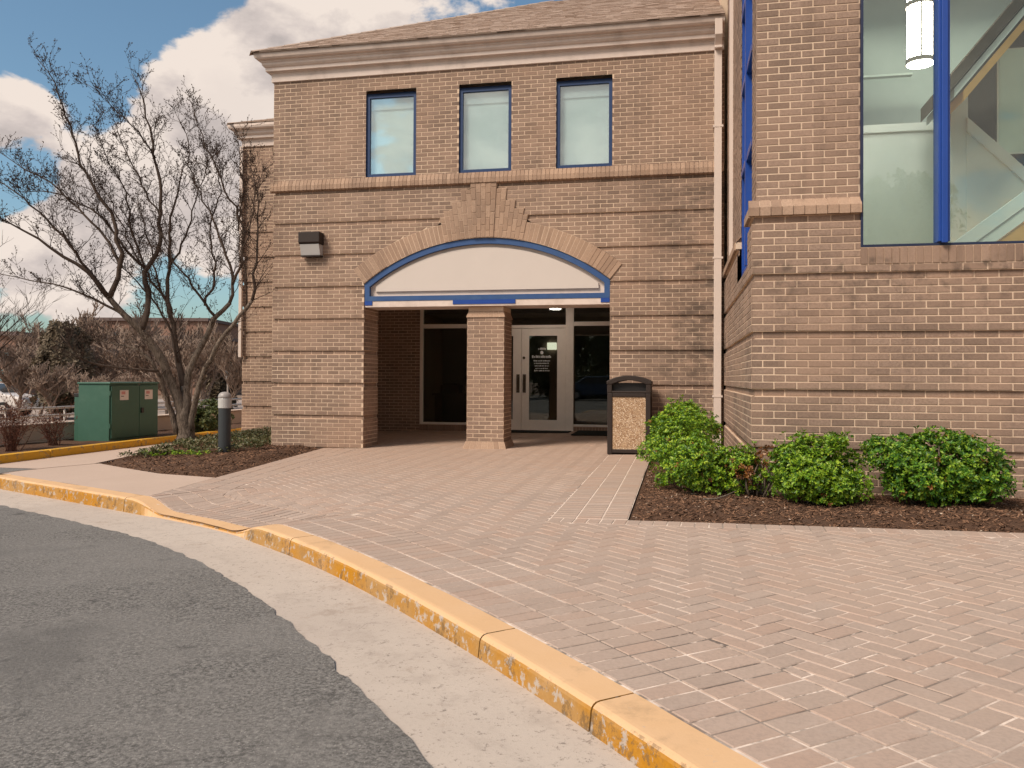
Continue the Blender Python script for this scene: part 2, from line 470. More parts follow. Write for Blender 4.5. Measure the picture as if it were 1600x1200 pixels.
    MT['lobbygrey'] = plain('lobby_grey', (0.52, 0.53, 0.52), 0.8, 0.2, var=0.05)
    MT['lobbybrown'] = plain('lobby_brown', (0.085, 0.06, 0.04), 0.8, 0.2)
    MT['lobbywhite'] = plain('lobby_white', (0.80, 0.79, 0.75), 0.7, 0.2, var=0.02)
    MT['oak'] = plain('stair_oak', (0.72, 0.36, 0.10), 0.4, 0.4, var=0.3, scale=3)
    MT['mat'] = plain('rubber_mat', (0.022, 0.024, 0.022), 0.9, 0.1)
    MT['shingledark'] = plain('shingle_underlay', (0.16, 0.115, 0.088), 0.95, 0.1)
    MT['farbrick'] = plain('far_brick', (0.26, 0.155, 0.115), 0.9, 0.1, var=0.15, scale=1.5)
    MT['fardark'] = plain('far_roof', (0.15, 0.11, 0.10), 0.9, 0.1)
    MT['teal'] = plain('teal_glass', (0.14, 0.27, 0.29), 0.15, 0.6)
    MT['carwhite'] = plain('car_paint_white', (0.72, 0.66, 0.62), 0.25, 0.5, var=0.03)
    MT['carblue'] = plain('car_paint_blue', (0.05, 0.09, 0.16), 0.25, 0.5, var=0.03)
    MT['carglass'] = plain('car_window', (0.05, 0.06, 0.06), 0.1, 0.6)
    MT['tyre'] = plain('tyre_rubber', (0.02, 0.02, 0.02), 0.8)
    MT['lot'] = plain('parking_lot', (0.34, 0.27, 0.23), 0.9, 0.15, var=0.3, scale=0.4)
    MT['earth'] = plain('far_earth', (0.22, 0.155, 0.115), 0.95, 0.1, var=0.35, scale=0.5)
    MT['picyellow'] = plain('picture_yellow', (0.62, 0.50, 0.12), 0.6)
    MT['picteal'] = plain('picture_teal', (0.05, 0.17, 0.17), 0.6, var=0.5, scale=6)
    MT['lettering'] = plain('door_lettering', (0.8, 0.8, 0.78), 0.6)

    M = Mat('shingle')
    cr = M.mix(M.rand(), (0.38, 0.28, 0.22, 1), (0.50, 0.38, 0.305, 1))
    c = M.mix(M.ramp(M.noise(70, 4, 0.7), 0.35, 0.7), cr, (0.31, 0.225, 0.18, 1))
    M.bump(M.noise(120, 3), 0.5, 0.004)
    MT['shingle'] = M.done(c, 0.95, 0.1)

    M = Mat('exposed_aggregate')
    v = N(M.n, 'ShaderNodeTexVoronoi', inp={'Scale': 95.0})
    M.l.new(M.world_pos(), v.inputs['Vector'])
    hs = N(M.n, 'ShaderNodeSeparateColor'); M.l.new(v.outputs['Color'], hs.inputs[0])
    c = M.mix(hs.outputs[0], (0.22, 0.118, 0.062, 1), (0.54, 0.37, 0.23, 1))
    c = M.mix(M.ramp(hs.outputs[1], 0.8, 0.9), c, (0.70, 0.56, 0.42, 1))
    M.bump(v.outputs['Distance'], 0.7, 0.006)
    MT['aggregate'] = M.done(c, 0.85, 0.25)

    def glass(name, refl, tint, rough=0.0):
        m = bpy.data.materials.new(name)
        m.use_nodes = True
        n, l = m.node_tree.nodes, m.node_tree.links
        n.clear()
        out = N(n, 'ShaderNodeOutputMaterial')
        tr = N(n, 'ShaderNodeBsdfTransparent'); tr.inputs[0].default_value = tint
        gl = N(n, 'ShaderNodeBsdfGlossy'); gl.inputs['Roughness'].default_value = rough
        gl.inputs['Color'].default_value = (0.93, 0.98, 0.97, 1)
        lw_ = N(n, 'ShaderNodeLayerWeight', inp={'Blend': 0.5})
        pw_ = N(n, 'ShaderNodeMath', operation='POWER'); pw_.inputs[1].default_value = 4.0
        l.new(lw_.outputs['Facing'], pw_.inputs[0])
        mr = N(n, 'ShaderNodeMapRange', inp={'From Min': 0.0, 'From Max': 1.0, 'To Min': refl, 'To Max': 1.0})
        l.new(pw_.outputs[0], mr.inputs[0])
        # faint waviness of float glass
        tx = N(n, 'ShaderNodeTexNoise', inp={'Scale': 1.6, 'Detail': 1.0})
        ge = N(n, 'ShaderNodeNewGeometry'); l.new(ge.outputs['Position'], tx.inputs['Vector'])
        bp = N(n, 'ShaderNodeBump', inp={'Strength': 0.008, 'Distance': 0.05}); l.new(tx.outputs['Fac'], bp.inputs['Height'])
        l.new(bp.outputs[0], gl.inputs['Normal'])
        mx = N(n, 'ShaderNodeMixShader')
        l.new(mr.outputs[0], mx.inputs[0]); l.new(tr.outputs[0], mx.inputs[1]); l.new(gl.outputs[0], mx.inputs[2])
        l.new(mx.outputs[0], out.inputs[0])
        return m
    MT['glass'] = glass('storefront_glass', 0.06, (0.62, 0.65, 0.62, 1))
    MT['glassup'] = glass('upper_window_glass', 0.25, (0.87, 0.94, 0.95, 1))
    MT['glasswing'] = glass('lobby_glass', 0.07, (0.89, 0.96, 0.93, 1))

    def emit(name, c, s):
        m = bpy.data.materials.new(name)
        m.use_nodes = True
        n, l = m.node_tree.nodes, m.node_tree.links
        b = n['Principled BSDF']
        b.inputs['Base Color'].default_value = (0.8, 0.78, 0.72, 1)
        b.inputs['Emission Color'].default_value = c
        b.inputs['Emission Strength'].default_value = s
        return m
    MT['lampglow'] = emit('lamp_glow', (1.0, 0.92, 0.84, 1), 15.0)
    MT['porchglow'] = emit('porch_lamp_glow', (1.0, 0.90, 0.78, 1), 18.0)
    MT['ceilglow'] = emit('ceiling_lamp_glow', (1.0, 0.95, 0.75, 1), 1.0)


mk()


# ------------------------------------------------------------------ mesh helpers
class MB:
    def __init__(self):
        self.v, self.f = [], []

    def add(self, vs, fs):
        o = len(self.v)
        self.v += [tuple(p) for p in vs]
        self.f += [tuple(i + o for i in f) for f in fs]
        return self

    def box(self, x0, x1, y0, y1, z0, z1, M=None, taper=None):
        vs = [(x0, y0, z0), (x1, y0, z0), (x1, y1, z0), (x0, y1, z0), (x0, y0, z1), (x1, y0, z1), (x1, y1, z1), (x0, y1, z1)]
        if M is not None:
            vs = [tuple(M @ Vector(p)) for p in vs]
        return self.add(vs, [(0, 3, 2, 1), (4, 5, 6, 7), (0, 1, 5, 4), (1, 2, 6, 5), (2, 3, 7, 6), (3, 0, 4, 7)])

    def prism(self, poly, fn0, fn1):
        """poly in 2D; fn0/fn1 map a 2D point to the two end faces."""
        n = len(poly)
        vs = [fn0(p) for p in poly] + [fn1(p) for p in poly]
        fs = [tuple(range(n))[::-1], tuple(range(n, 2 * n))]
        fs += [(i, (i + 1) % n, n + (i + 1) % n, n + i) for i in range(n)]
        return self.add(vs, fs)

    def tube(self, pts, rads, sides=6, cap=True):
        pts = [Vector(p) for p in pts]
        n = len(pts)
        ref = None
        rings = []
        for i, p in enumerate(pts):
            t = (pts[min(i + 1, n - 1)] - pts[max(i - 1, 0)])
            if t.length < 1e-9:
                t = Vector((0, 0, 1))
            t.normalize()
            if ref is None:
                ref = t.orthogonal().normalized()
            a = (ref - t * ref.dot(t))
            if a.length < 1e-6:
                a = t.orthogonal()
            a.normalize()
            ref = a
            b = t.cross(a)
            rings.append([p + (a * math.cos(2 * math.pi * k / sides) + b * math.sin(2 * math.pi * k / sides)) * rads[i] for k in range(sides)])
        vs = [q for r in rings for q in r]
        fs = []
        for i in range(n - 1):
            for k in range(sides):
                k2 = (k + 1) % sides
                fs.append((i * sides + k, i * sides + k2, (i + 1) * sides + k2, (i + 1) * sides + k))
        if cap:
            fs.append(tuple(range(sides))[::-1])
            fs.append(tuple(range((n - 1) * sides, n * sides)))
        return self.add(vs, fs)

    def lathe(self, prof, c, sides=24):
        vs, fs = [], []
        for r, z in prof:
            for k in range(sides):
                a = 2 * math.pi * k / sides
                vs.append((c[0] + r * math.cos(a), c[1] + r * math.sin(a), c[2] + z))
        for i in range(len(prof) - 1):
            for k in range(sides):
                k2 = (k + 1) % sides
                fs.append((i * sides + k, i * sides + k2, (i + 1) * sides + k2, (i + 1) * sides + k))
        fs.append(tuple(range(sides))[::-1])
        fs.append(tuple(range((len(prof) - 1) * sides, len(prof) * sides)))
        return self.add(vs, fs)

    def mesh(self, name):
        me = bpy.data.meshes.new(name)
        me.from_pydata(self.v, [], self.f)
        me.update()
        return me

    def build(self, name, mat, parent=None, smooth=False, bevel=0.0, fixn=False):
        me = self.mesh(name)
        if fixn:
            bm = bmesh.new(); bm.from_mesh(me)
            bmesh.ops.recalc_face_normals(bm, faces=bm.faces)
            bm.to_mesh(me); bm.free()
        me.materials.append(MT[mat] if isinstance(mat, str) else mat)
        if smooth:
            me.polygons.foreach_set('use_smooth', [True] * len(me.polygons))
        o = link(name, me, parent)
        if bevel:
            b = o.modifiers.new('bevel', 'BEVEL')
            b.width = bevel; b.segments = 2; b.limit_method = 'ANGLE'
        return o


def link(name, data, parent=None, loc=None, mat=None):
    o = bpy.data.objects.new(name, data)
    col.objects.link(o)
    if parent is not None:
        o.parent = parent
    if mat is not None:
        o.matrix_local = mat
    elif loc is not None:
        o.location = loc
    return o


def empty(name, loc=(0, 0, 0), rz=0.0):
    o = bpy.data.objects.new(name, None)
    o.empty_display_size = 0.2
    col.objects.link(o)
    o.location = loc
    o.rotation_euler = (0, 0, rz)
    return o


def tag(o, label=None, cat=None, group=None, kind=None):
    if label: o['label'] = label
    if cat: o['category'] = cat
    if group: o['group'] = group
    if kind: o['kind'] = kind
    return o


def rel(obj, root):
    """parent obj (built in world coordinates) under a root that stands at its own base"""
    obj.parent = root
    bpy.context.view_layer.update()
    obj.matrix_parent_inverse = root.matrix_world.inverted()
    return obj


def in_view(p, mx=0.0):
    d = Vector(p) - cam_loc
    z = d.dot(fw)
    if z < 0.2:
        return None
    x = 800 + 1280 * d.dot(Rc) / z
    y = 578.5 - 1280 * d.dot(Uc) / z
    if -mx <= x <= 1600 + mx and -mx <= y <= 1200 + mx:
        return (x, y, z)
    return None


def zg(x, y=0.0):
    return -0.03 + 0.015 * max(-40.0, min(20.0, x))


def sstep(a, b, x):
    t = max(0.0, min(1.0, (x - a) / (b - a)))
    return t * t * (3 - 2 * t)


def clip_half(poly, a, b, c):
    """keep a*x+b*y>=c"""
    out = []
    n = len(poly)
    for i in range(n):
        p, q = poly[i], poly[(i + 1) % n]
        dp, dq = a * p[0] + b * p[1] - c, a * q[0] + b * q[1] - c
        if dp >= 0:
            out.append(p)
        if (dp >= 0) != (dq >= 0):
            t = dp / (dp - dq)
            out.append((p[0] + (q[0] - p[0]) * t, p[1] + (q[1] - p[1]) * t))
    return out


def clip_fn(poly, fn):
    out = []
    ds = [fn(*p) for p in poly]
    n = len(poly)
    for i in range(n):
        p, q, dp, dq = poly[i], poly[(i + 1) % n], ds[i], ds[(i + 1) % n]
        if dp >= 0:
            out.append(p)
        if (dp >= 0) != (dq >= 0):
            t = dp / (dp - dq)
            out.append((p[0] + (q[0] - p[0]) * t, p[1] + (q[1] - p[1]) * t))
    return out


def area(poly):
    return 0.5 * sum(poly[i][0] * poly[(i + 1) % len(poly)][1] - poly[(i + 1) % len(poly)][0] * poly[i][1] for i in range(len(poly)))


def poly_grid(poly, step, zfn):
    """a sheet over a polygon, cut into cells, welded, following zfn"""
    xs, ys = [p[0] for p in poly], [p[1] for p in poly]
    idx, vs, fs = {}, [], []
    i0, i1 = math.floor(min(xs) / step), math.ceil(max(xs) / step)
    j0, j1 = math.floor(min(ys) / step), math.ceil(max(ys) / step)
    for i in range(i0, i1):
        colp = clip_half(clip_half(poly, 1, 0, i * step), -1, 0, -(i + 1) * step)
        if len(colp) < 3:
            continue
        for j in range(j0, j1):
            c = clip_half(clip_half(colp, 0, 1, j * step), 0, -1, -(j + 1) * step)
            if len(c) < 3 or abs(area(c)) < 1e-7:
                continue
            if area(c) < 0:
                c = c[::-1]
            f = []
            for p in c:
                k = (round(p[0] * 2000), round(p[1] * 2000))
                if k not in idx:
                    idx[k] = len(vs)
                    vs.append((p[0], p[1], zfn(p[0], p[1])))
                if not f or f[-1] != idx[k]:
                    f.append(idx[k])
            if len(f) > 2 and f[0] == f[-1]:
                f.pop()
            if len(set(f)) >= 3 and len(set(f)) == len(f):
                fs.append(tuple(f))
    mb = MB()
    mb.v, mb.f = vs, fs
    return mb


def catmull(pts, step=0.08):
    P = [Vector(p) for p in pts]
    P = [P[0] * 2 - P[1]] + P + [P[-1] * 2 - P[-2]]
    out = []
    for i in range(1, len(P) - 2):
        n = max(2, int((P[i + 1] - P[i]).length / step))
        for k in range(n):
            t = k / n
            out.append(0.5 * ((2 * P[i]) + (-P[i - 1] + P[i + 1]) * t + (2 * P[i - 1] - 5 * P[i] + 4 * P[i + 1] - P[i + 2]) * t * t
                              + (-P[i - 1] + 3 * P[i] - 3 * P[i + 1] + P[i + 2]) * t ** 3))
    out.append(P[-2])
    return out


# ------------------------------------------------------------------ ground, road, kerb
KERB = catmull([(9.6, -15.5), (9.0, -13.9), (8.3, -12.6), (7.6, -11.5), (6.81, -10.46), (6.03, -9.50), (4.97, -8.33),
                (4.06, -7.46), (3.09, -6.70), (2.02, -6.07), (0.32, -5.20), (-1.19, -4.45), (-1.46, -4.28)], 0.06)


def normals2(path):
    out = []
    for i in range(len(path)):
        t = (path[min(i + 1, len(path) - 1)] - path[max(i - 1, 0)]).normalized()
        out.append(Vector((t.y, -t.x)))          # towards the building
    return out


KN = normals2(KERB)
KA = np.array([(p.x, p.y) for p in KERB])
KNA = np.array([(p.x, p.y) for p in KN])


def kerb_near(x, y):
    d = KA - np.array((x, y))
    i = int(np.argmin((d * d).sum(1)))
    s = float((np.array((x, y)) - KA[i]) @ KNA[i])
    return i, s


def hk(x):
    return 0.14 - 0.04 * sstep(2.0, 6.5, x)


def dip(x):
    return sstep(1.62, 2.10, x) * (1 - sstep(3.15, 3.70, x))


def zp(x, y):
    z = zg(x, y)
    if -1 < x < 5.5 and -8.5 < y < -3.5:
        i, s = kerb_near(x, y)
        z -= 0.105 * dip(KA[i][0]) * (1 - sstep(0.1, 1.5, max(0.0, s - 0.19)))
    return z


# far ground
g = MB().add([(-900, -400, -0.75), (900, -400, -0.75), (900, 1500, -0.75), (-900, 1500, -0.75)], [(0, 1, 2, 3)]).build('ground', 'earth')
tag(g, 'brown bare ground stretching to the distance', 'ground', kind='structure')
g = MB().add([(-60, 9, -0.62), (-5.6, 9, -0.62), (-5.6, 45, -0.62), (-60, 45, -0.62)], [(0, 1, 2, 3)])
g.add([(-60, -8, -0.62), (-6.2, -8, -0.62), (-6.2, 9, -0.62), (-60, 9, -0.62)], [(0, 1, 2, 3)])
tag(g.build('parking_lot', 'lot'), 'pale parking lot beyond the railing', 'parking lot', kind='structure')

# road: asphalt with a ragged edge lapping over the gutter
edge = []
for i, (p, n) in enumerate(zip(KERB, KN)):
    j = 0.022 * mnoise.noise(Vector((p.x * 8, p.y * 8, 0))) + 0.02 * mnoise.noise(Vector((p.x * 2.3, p.y * 2.3, 4))) + random.uniform(-0.010, 0.010)
    q = p - n * (0.555 + j)
    edge.append((q.x, q.y))
rpoly = edge + [(-1.9, -4.5), (-1.2, -3.0), (-1.0, 9), (-3.76, 9), (-3.76, -3.2), (-5.5, -7), (-30, -9), (-30, -45), (25, -45), (12, -17)]
rm = poly_grid(rpoly, 0.5, lambda x, y: zg(x) - hk(x) + 0.008)
tag(rm.build('road', 'asphalt', fixn=False), 'grey worn asphalt drive', 'road', kind='structure')
for p in bpy.data.objects['road'].data.polygons:
    if p.normal.z < 0:
        p.flip()

# gutter pans with joints
gut = empty('gutter'); tag(gut, 'pale concrete gutter strip along the yellow kerb', 'gutter', kind='structure')
joints = [0]
acc = 0.0
cuts = []
for i in range(1, len(KERB)):
    acc += (KERB[i] - KERB[i - 1]).length
    if acc > 2.75:
        cuts.append(i); acc = 0.0
cuts = [0] + cuts + [len(KERB) - 1]
for a, b in zip(cuts[:-1], cuts[1:]):
    mb = MB()
    vs = []
    for i in range(a, b + 1):
        sh = 0.004 if i == a else (-0.004 if i == b else 0.0)
        t = Vector((-KN[i].y, KN[i].x))
        for off, dz in ((0.03, 0.0), (-0.25, -0.004), (-0.68, 0.0), (-0.68, -0.05)):
            q = KERB[i] + KN[i] * off + t * (-sh)
            vs.append((q.x, q.y, zg(q.x) - hk(q.x) + dz))
    k = 4
    fs = []
    for i in range(b - a):
        for j in range(k - 1):
            fs.append((i * k + j, i * k + j + 1, (i + 1) * k + j + 1, (i + 1) * k + j))
    mb.add(vs, fs)
    o = mb.build('gutter_slab', 'gutter', gut)
    for p in o.data.polygons:
        if p.normal.z < -0.1:
            p.flip()

# kerb stones
kerb = empty('kerb'); tag(kerb, 'kerb with worn yellow paint curving round the drive', 'kerb', kind='structure')
PROF = [(0.0, -0.16), (0.014, -0.030), (0.018, -0.018), (0.025, -0.009), (0.035, -0.003), (0.05, -0.001), (0.192, 0.0), (0.198, -0.010), (0.198, -0.2)]
kcuts = [0]
acc = 0
for i in range(1, len(KERB)):
    acc += (KERB[i] - KERB[i - 1]).length
    if (KERB[i] - Vector((5.93, -9.4))).length < 0.05 or (KERB[i] - Vector((4.10, -7.5))).length < 0.05 or acc > 3.1:
        if i - kcuts[-1] > 8:
            kcuts.append(i); acc = 0
kcuts.append(len(KERB) - 1)
for a, b in zip(kcuts[:-1], kcuts[1:]):
    vs = []
    for i in range(a, b + 1):
        sh = 0.005 if i == a else (-0.005 if i == b else 0.0)
        t = Vector((KN[i].y, -KN[i].x)) * -1
        w = dip(KERB[i].x)
        for o_, z_ in PROF:
            q = KERB[i] + KN[i] * (o_ + (0.05 * w if 0 < o_ < 0.05 else 0)) + t * sh
            zz = z_ - 0.105 * w if z_ > -0.1 else z_
            zz += 0.003 * mnoise.noise(Vector((q.x * 5, q.y * 5, o_ * 20)))
            vs.append((q.x, q.y, zg(q.x) + zz))
    k = len(PROF)
    fs = []
    for i in range(b - a):
        for j in range(k - 1):
            fs.append((i * k + j, (i + 1) * k + j, (i + 1) * k + j + 1, i * k + j + 1))
    fs.append(tuple(range(k)))
    fs.append(tuple(range((b - a) * k, (b - a + 1) * k))[::-1])
    o = MB().add(vs, fs).build('kerb_stone', 'kerb', kerb, fixn=True)

# concrete sidewalk on the peninsula, with its far edge dropping to the drive
BEDL = [(0.95, 0.02), (1.225, -2.1), (1.495, -4.16), (0.56, -3.86), (-0.35, -3.30), (-1.13, -2.79), (-1.55, -1.2), (-2.05, 0.3), (-2.15, 3.55), (0.0, 3.55), (0.0, 0.02)]
kb = [(p + n * 0.196) for p, n in zip(KERB, KN) if p.x < 1.80]
walk = [(1.495, -4.16)] + [(p.x, p.y) for p in [Vector((1.715, -5.82))] + [q for q in kb if q.x < 1.70]] + \
       [(-1.50, -4.10), (-1.52, -3.85), (-1.40, -3.4), (-1.16, -2.86), (-1.13, -2.79), (-0.35, -3.30), (0.56, -3.86)]
o = poly_grid(walk, 0.2, lambda x, y: zp(x, y) - 0.001).build('sidewalk', 'walk')
tag(o, 'smooth concrete sidewalk tip between kerb and planting bed', 'sidewalk', kind='structure')
sk = [(-1.36, -4.33), (-1.50, -4.10), (-1.52, -3.85), (-1.40, -3.4), (-1.16, -2.86), (-1.57, -1.2), (-2.07, 0.3), (-2.17, 3.6), (-2.17, 8)]
mb = MB()
for a, b in zip(sk[:-1], sk[1:]):
    mb.add([(a[0], a[1], zg(a[0]) + 0.004), (b[0], b[1], zg(b[0]) + 0.004), (b[0], b[1], -0.35), (a[0], a[1], -0.35)], [(0, 1, 2, 3)])
rel(mb.build('edge', 'walk'), o)

# side path, far kerb, planting strip
o = poly_grid([(-3.64, -2.3), (-1.15, -2.6), (-1.5, -1.2), (-2.0, 0.3), (-2.1, 9), (-3.64, 9)], 0.6, lambda x, y: zg(x) - 0.128).build('side_path', 'walk')
tag(o, 'pinkish concrete path between far kerb and tree bed', 'path', kind='structure')
fk = empty('far_kerb'); tag(fk, 'bright yellow kerb in front of the green cabinet', 'kerb', kind='structure')
y = -3.2
while y < 9:
    y1 = min(9, y + 2.4)
    mb = MB().box(-3.80, -3.64, y + 0.006, y1 - 0.006, zg(-3.7) - 0.3, zg(-3.7) + 0.005)
    o = mb.build('kerb_stone', 'farkerb', fk, bevel=0.02)
    y = y1


def edge_dist(poly, x, y):
    best = 9.0
    for i in range(len(poly)):
        ax_, ay_ = poly[i - 1]; bx_, by_ = poly[i]
        dx, dy = bx_ - ax_, by_ - ay_
        t = max(0.0, min(1.0, ((x - ax_) * dx + (y - ay_) * dy) / (dx * dx + dy * dy)))
        best = min(best, math.hypot(x - ax_ - dx * t, y - ay_ - dy * t))
    return best


def bumpz(x, y, amp, base=0.0):
    return zg(x) + base + amp * mnoise.fractal(Vector((x * 2.2, y * 2.2, 3.3)), 1.0, 2.0, 4)


o = poly_grid([(-3.79, -3.6), (-3.79, 9.3), (-5.5, 9.3), (-5.5, -3.6)], 0.15, lambda x, y: bumpz(x, y, 0.03, -0.02)).build('planting_strip', 'soil', smooth=True)
tag(o, 'mulched planting strip behind the far yellow kerb', 'planting strip', kind='structure')

BEDR = [(6.42, -6.385), (13.5, -6.73), (13.5, -0.0), (6.42, 0.0)]


def bedl_z(x, y):
    e = sstep(0.0, 0.3, edge_dist(BEDL, x, y))
    return zg(x) - 0.018 + e * (0.035 + 0.05 * sstep(-3.9, -1.5, y) + 0.02 * mnoise.fractal(Vector((x * 2.2, y * 2.2, 3.3)), 1.0, 2.0, 4))


def bedr_z(x, y):
    e = sstep(0.0, 0.35, edge_dist(BEDR, x, y))
    return zg(x) - 0.020 + e * (0.045 + 0.02 * mnoise.fractal(Vector((x * 2.2, y * 2.2, 3.3)), 1.0, 2.0, 4))


bedl = poly_grid(BEDL, 0.10, lambda x, y: bedl_z(x, y)).build('tree_bed', 'soil', smooth=True)
tag(bedl, 'mulched planting bed round the bare tree and bollard', 'planting bed', kind='structure')

bedr = poly_grid(BEDR, 0.09, bedr_z).build('shrub_bed', 'soil', smooth=True)
tag(bedr, 'dark mulch bed under the green shrubs beside the wall', 'planting bed', kind='structure')

# ------------------------------------------------------------------ brick paving
def d_left(x, y):
    if y > 0.1:
        return x - 0.05
    return (x - (0.95 - 0.131 * (y - 0.02))) * 0.9915


def bed_front(x):
    return -6.385 - 0.0487 * (x - 6.42)


def d_bed(x, y):
    return max(6.42 - x, bed_front(x) - y)


def d_kerb(x, y):
    return kerb_near(x, y)[1] - 0.204


PW, PL = 0.1025, 0.205
paver_list = []     # (poly, full?, centre, angle)


def add_paver(cx, cy, ang, clips, L=PL, W=PW, g=0.0046):
    hx, hy = L / 2 - g, W / 2 - g
    c, s = math.cos(ang), math.sin(ang)
    poly = [(cx + c * a - s * b, cy + s * a + c * b) for a, b in ((-hx, -hy), (hx, -hy), (hx, hy), (-hx, hy))]
    full = True
    for fn in clips:
        ds = [fn(*p) for p in poly]
        if min(ds) < 0:
            full = False
            if max(ds) <= 0:
                return
            poly = clip_fn(poly, fn)
            if len(poly) < 3:
                return
    if abs(area(poly)) < 0.0012:
        return
    paver_list.append((poly, full, (cx, cy), ang))


YMAX = 4.66
BAND = 3 * PL
walld = lambda x, y: YMAX - y
# border along the kerb
s_acc = 0.0
pos = []
for i in range(len(KERB) - 1):
    seg = KERB[i + 1] - KERB[i]
    L_ = seg.length
    while s_acc < L_:
        t = s_acc / L_
        pos.append((KERB[i] + seg * t, KN[i].lerp(KN[i + 1], t).normalized()))
        s_acc += PW
    s_acc -= L_
for p, n in pos:
    for rrow in range(3):
        q = p + n * (0.204 + PL * (rrow + 0.5))
        if q.x > 10.5:
            continue
        add_paver(q.x, q.y, math.atan2(n.y, n.x), [lambda x, y: d_left(x, y), d_bed])
# border down the left edge
yy = 0.0
LA = math.atan(0.131)
while yy < 5.9:
    for rrow in range(3):
        o_ = PL * (rrow + 0.5) + 0.003
        add_paver(0.95 + math.sin(LA) * yy + math.cos(LA) * o_, 0.02 - math.cos(LA) * (yy + PW / 2) + math.sin(LA) * o_, LA,
                  [lambda x, y: d_kerb(x, y) - BAND, lambda x, y: -y])
    yy += PW
# border beside the shrub bed and the soldier row in front of it
yy = 0.0
while yy > -6.3:
    for rrow in range(3):
        add_paver(6.42 - PL * (rrow + 0.5), yy - PW / 2, 0.0, [lambda x, y: y - (bed_front(x) - 0.0), lambda x, y: -y])
    yy -= PW
xx = 6.42 - BAND
while xx < 13.4:
    add_paver(xx + PW / 2, bed_front(xx + PW / 2) - PL / 2, math.pi / 2 - 0.0487, [lambda x, y: d_kerb(x, y) - BAND])
    xx += PW
# herringbone field at 45 degrees
fieldclips = [lambda x, y: d_kerb(x, y) - BAND - 0.004 if y < -3 else 1.0,
              lambda x, y: d_left(x, y) - (BAND + 0.006 if y < 0 else 0.0),
              lambda x, y: max((6.42 - BAND - 0.004) - x, bed_front(x) - PL - 0.006 - y, (y if y > 0 else -9) if x < 7.3 else -9),
              walld, lambda x, y: 13.4 - x]
q2 = math.sqrt(0.5)
rng = 130
for i in range(-110, 150):
    for j in range(-170, 125):
        rsd = (i - j) % 4
        if rsd == 0:
            a, b, ang = i + 1.0, j + 0.5, 0.0
        elif rsd == 3:
            a, b, ang = i + 0.5, j + 1.0, math.pi / 2
        else:
            continue
        a *= PW; b *= PW
        x, y = 6.0 + q2 * (a - b), -4.0 + q2 * (a + b)
        if not (0.0 < x < 12.0 and -14.5 < y < 4.8):
            continue
        add_paver(x, y, ang + math.pi / 4, fieldclips)

# sand bed below
bp = [(q.x, q.y) for q in [p + n * 0.14 for p, n in zip(KERB, KN)] if q[0] > 1.70]
base_poly = [(13.5, -17.0)] + [p for p in bp if p[1] > -15.4] + [(1.712, -5.80), (0.95, 0.02), (0.02, 0.06), (0.02, 4.9), (7.4, 4.9), (7.4, 0.0), (6.42, 0.0), (6.42, -6.385), (13.5, -6.73)]
paving = poly_grid(base_poly, 0.16, lambda x, y: zp(x, y) - 0.0036 - 0.08 * min(0.1, zg(x) - zp(x, y))).build('brick_paving', 'sand')
tag(paving, 'herringbone brick paving of the entrance plaza', 'paving', kind='structure')


def paver_surface(poly, mb, tilt):
    """a chamfered paver cut to poly"""
    if area(poly) < 0:
        poly = poly[::-1]
    n = len(poly)
    cx = sum(p[0] for p in poly) / n; cy = sum(p[1] for p in poly) / n
    z = lambda p: zp(*p) + tilt[0] + tilt[1] * (p[0] - cx) + tilt[2] * (p[1] - cy)
    inner = []
    for p in poly:
        dx, dy = cx - p[0], cy - p[1]
        L = math.hypot(dx, dy) or 1
        k = min(0.3, 0.0055 / L)
        inner.append((p[0] + dx * k, p[1] + dy * k))
    vs = [(p[0], p[1], z(p) - 0.016) for p in poly] + [(p[0], p[1], z(p) - 0.0032) for p in poly] + [(p[0], p[1], z(p)) for p in inner]
    fs = []
    for i in range(n):
        k = (i + 1) % n
        fs.append((i, k, n + k, n + i)); fs.append((n + i, n + k, 2 * n + k, 2 * n + i))
    fs.append(tuple(range(2 * n, 3 * n)))
    mb.add(vs, fs)


hx, hy = PL / 2 - 0.0046, PW / 2 - 0.0046
um = MB()
rect = [(-hx, -hy), (hx, -hy), (hx, hy), (-hx, hy)]
ins = [(-hx + .004, -hy + .004), (hx - .004, -hy + .004), (hx - .004, hy - .004), (-hx + .004, hy - .004)]
vs = [(x, y, -0.016) for x, y in rect] + [(x, y, -0.0032) for x, y in rect] + [(x, y, 0) for x, y in ins]
fs = []
for i in range(4):
    k = (i + 1) % 4
    fs += [(i, k, 4 + k, 4 + i), (4 + i, 4 + k, 8 + k, 8 + i)]
fs.append((8, 9, 10, 11))
paver_me = um.add(vs, fs).mesh('paver')
paver_me.materials.append(MT['paver'])

cand = []
for k, (poly, full, c, ang) in enumerate(paver_list):
    iv = in_view((c[0], c[1], zp(*c)))
    if full and iv and not (0.5 < c[0] < 5 and -7.6 < c[1] < -4):
        cand.append((iv[2], k))
cand.sort()
solo = set(k for _, k in cand[:300])
mb = MB()
for k, (poly, full, c, ang) in enumerate(paver_list):
    tl = (random.uniform(-0.0008, 0.0008), random.uniform(-0.006, 0.006), random.uniform(-0.006, 0.006))
    if k in solo:
        nrm = Vector((-0.015 - tl[1], -tl[2], 1)).normalized()
        xa = Vector((math.cos(ang), math.sin(ang), 0)); xa = (xa - nrm * xa.dot(nrm)).normalized()
        ya = nrm.cross(xa)
        M4 = Matrix((xa, ya, nrm)).transposed().to_4x4()
        M4.translation = (c[0], c[1], zp(*c) + tl[0])
        link('paver', paver_me, paving, mat=M4)
    else:
        paver_surface(poly, mb, tl)
o = mb.build('pavers', 'paver', paving)
o['kind'] = 'stuff'

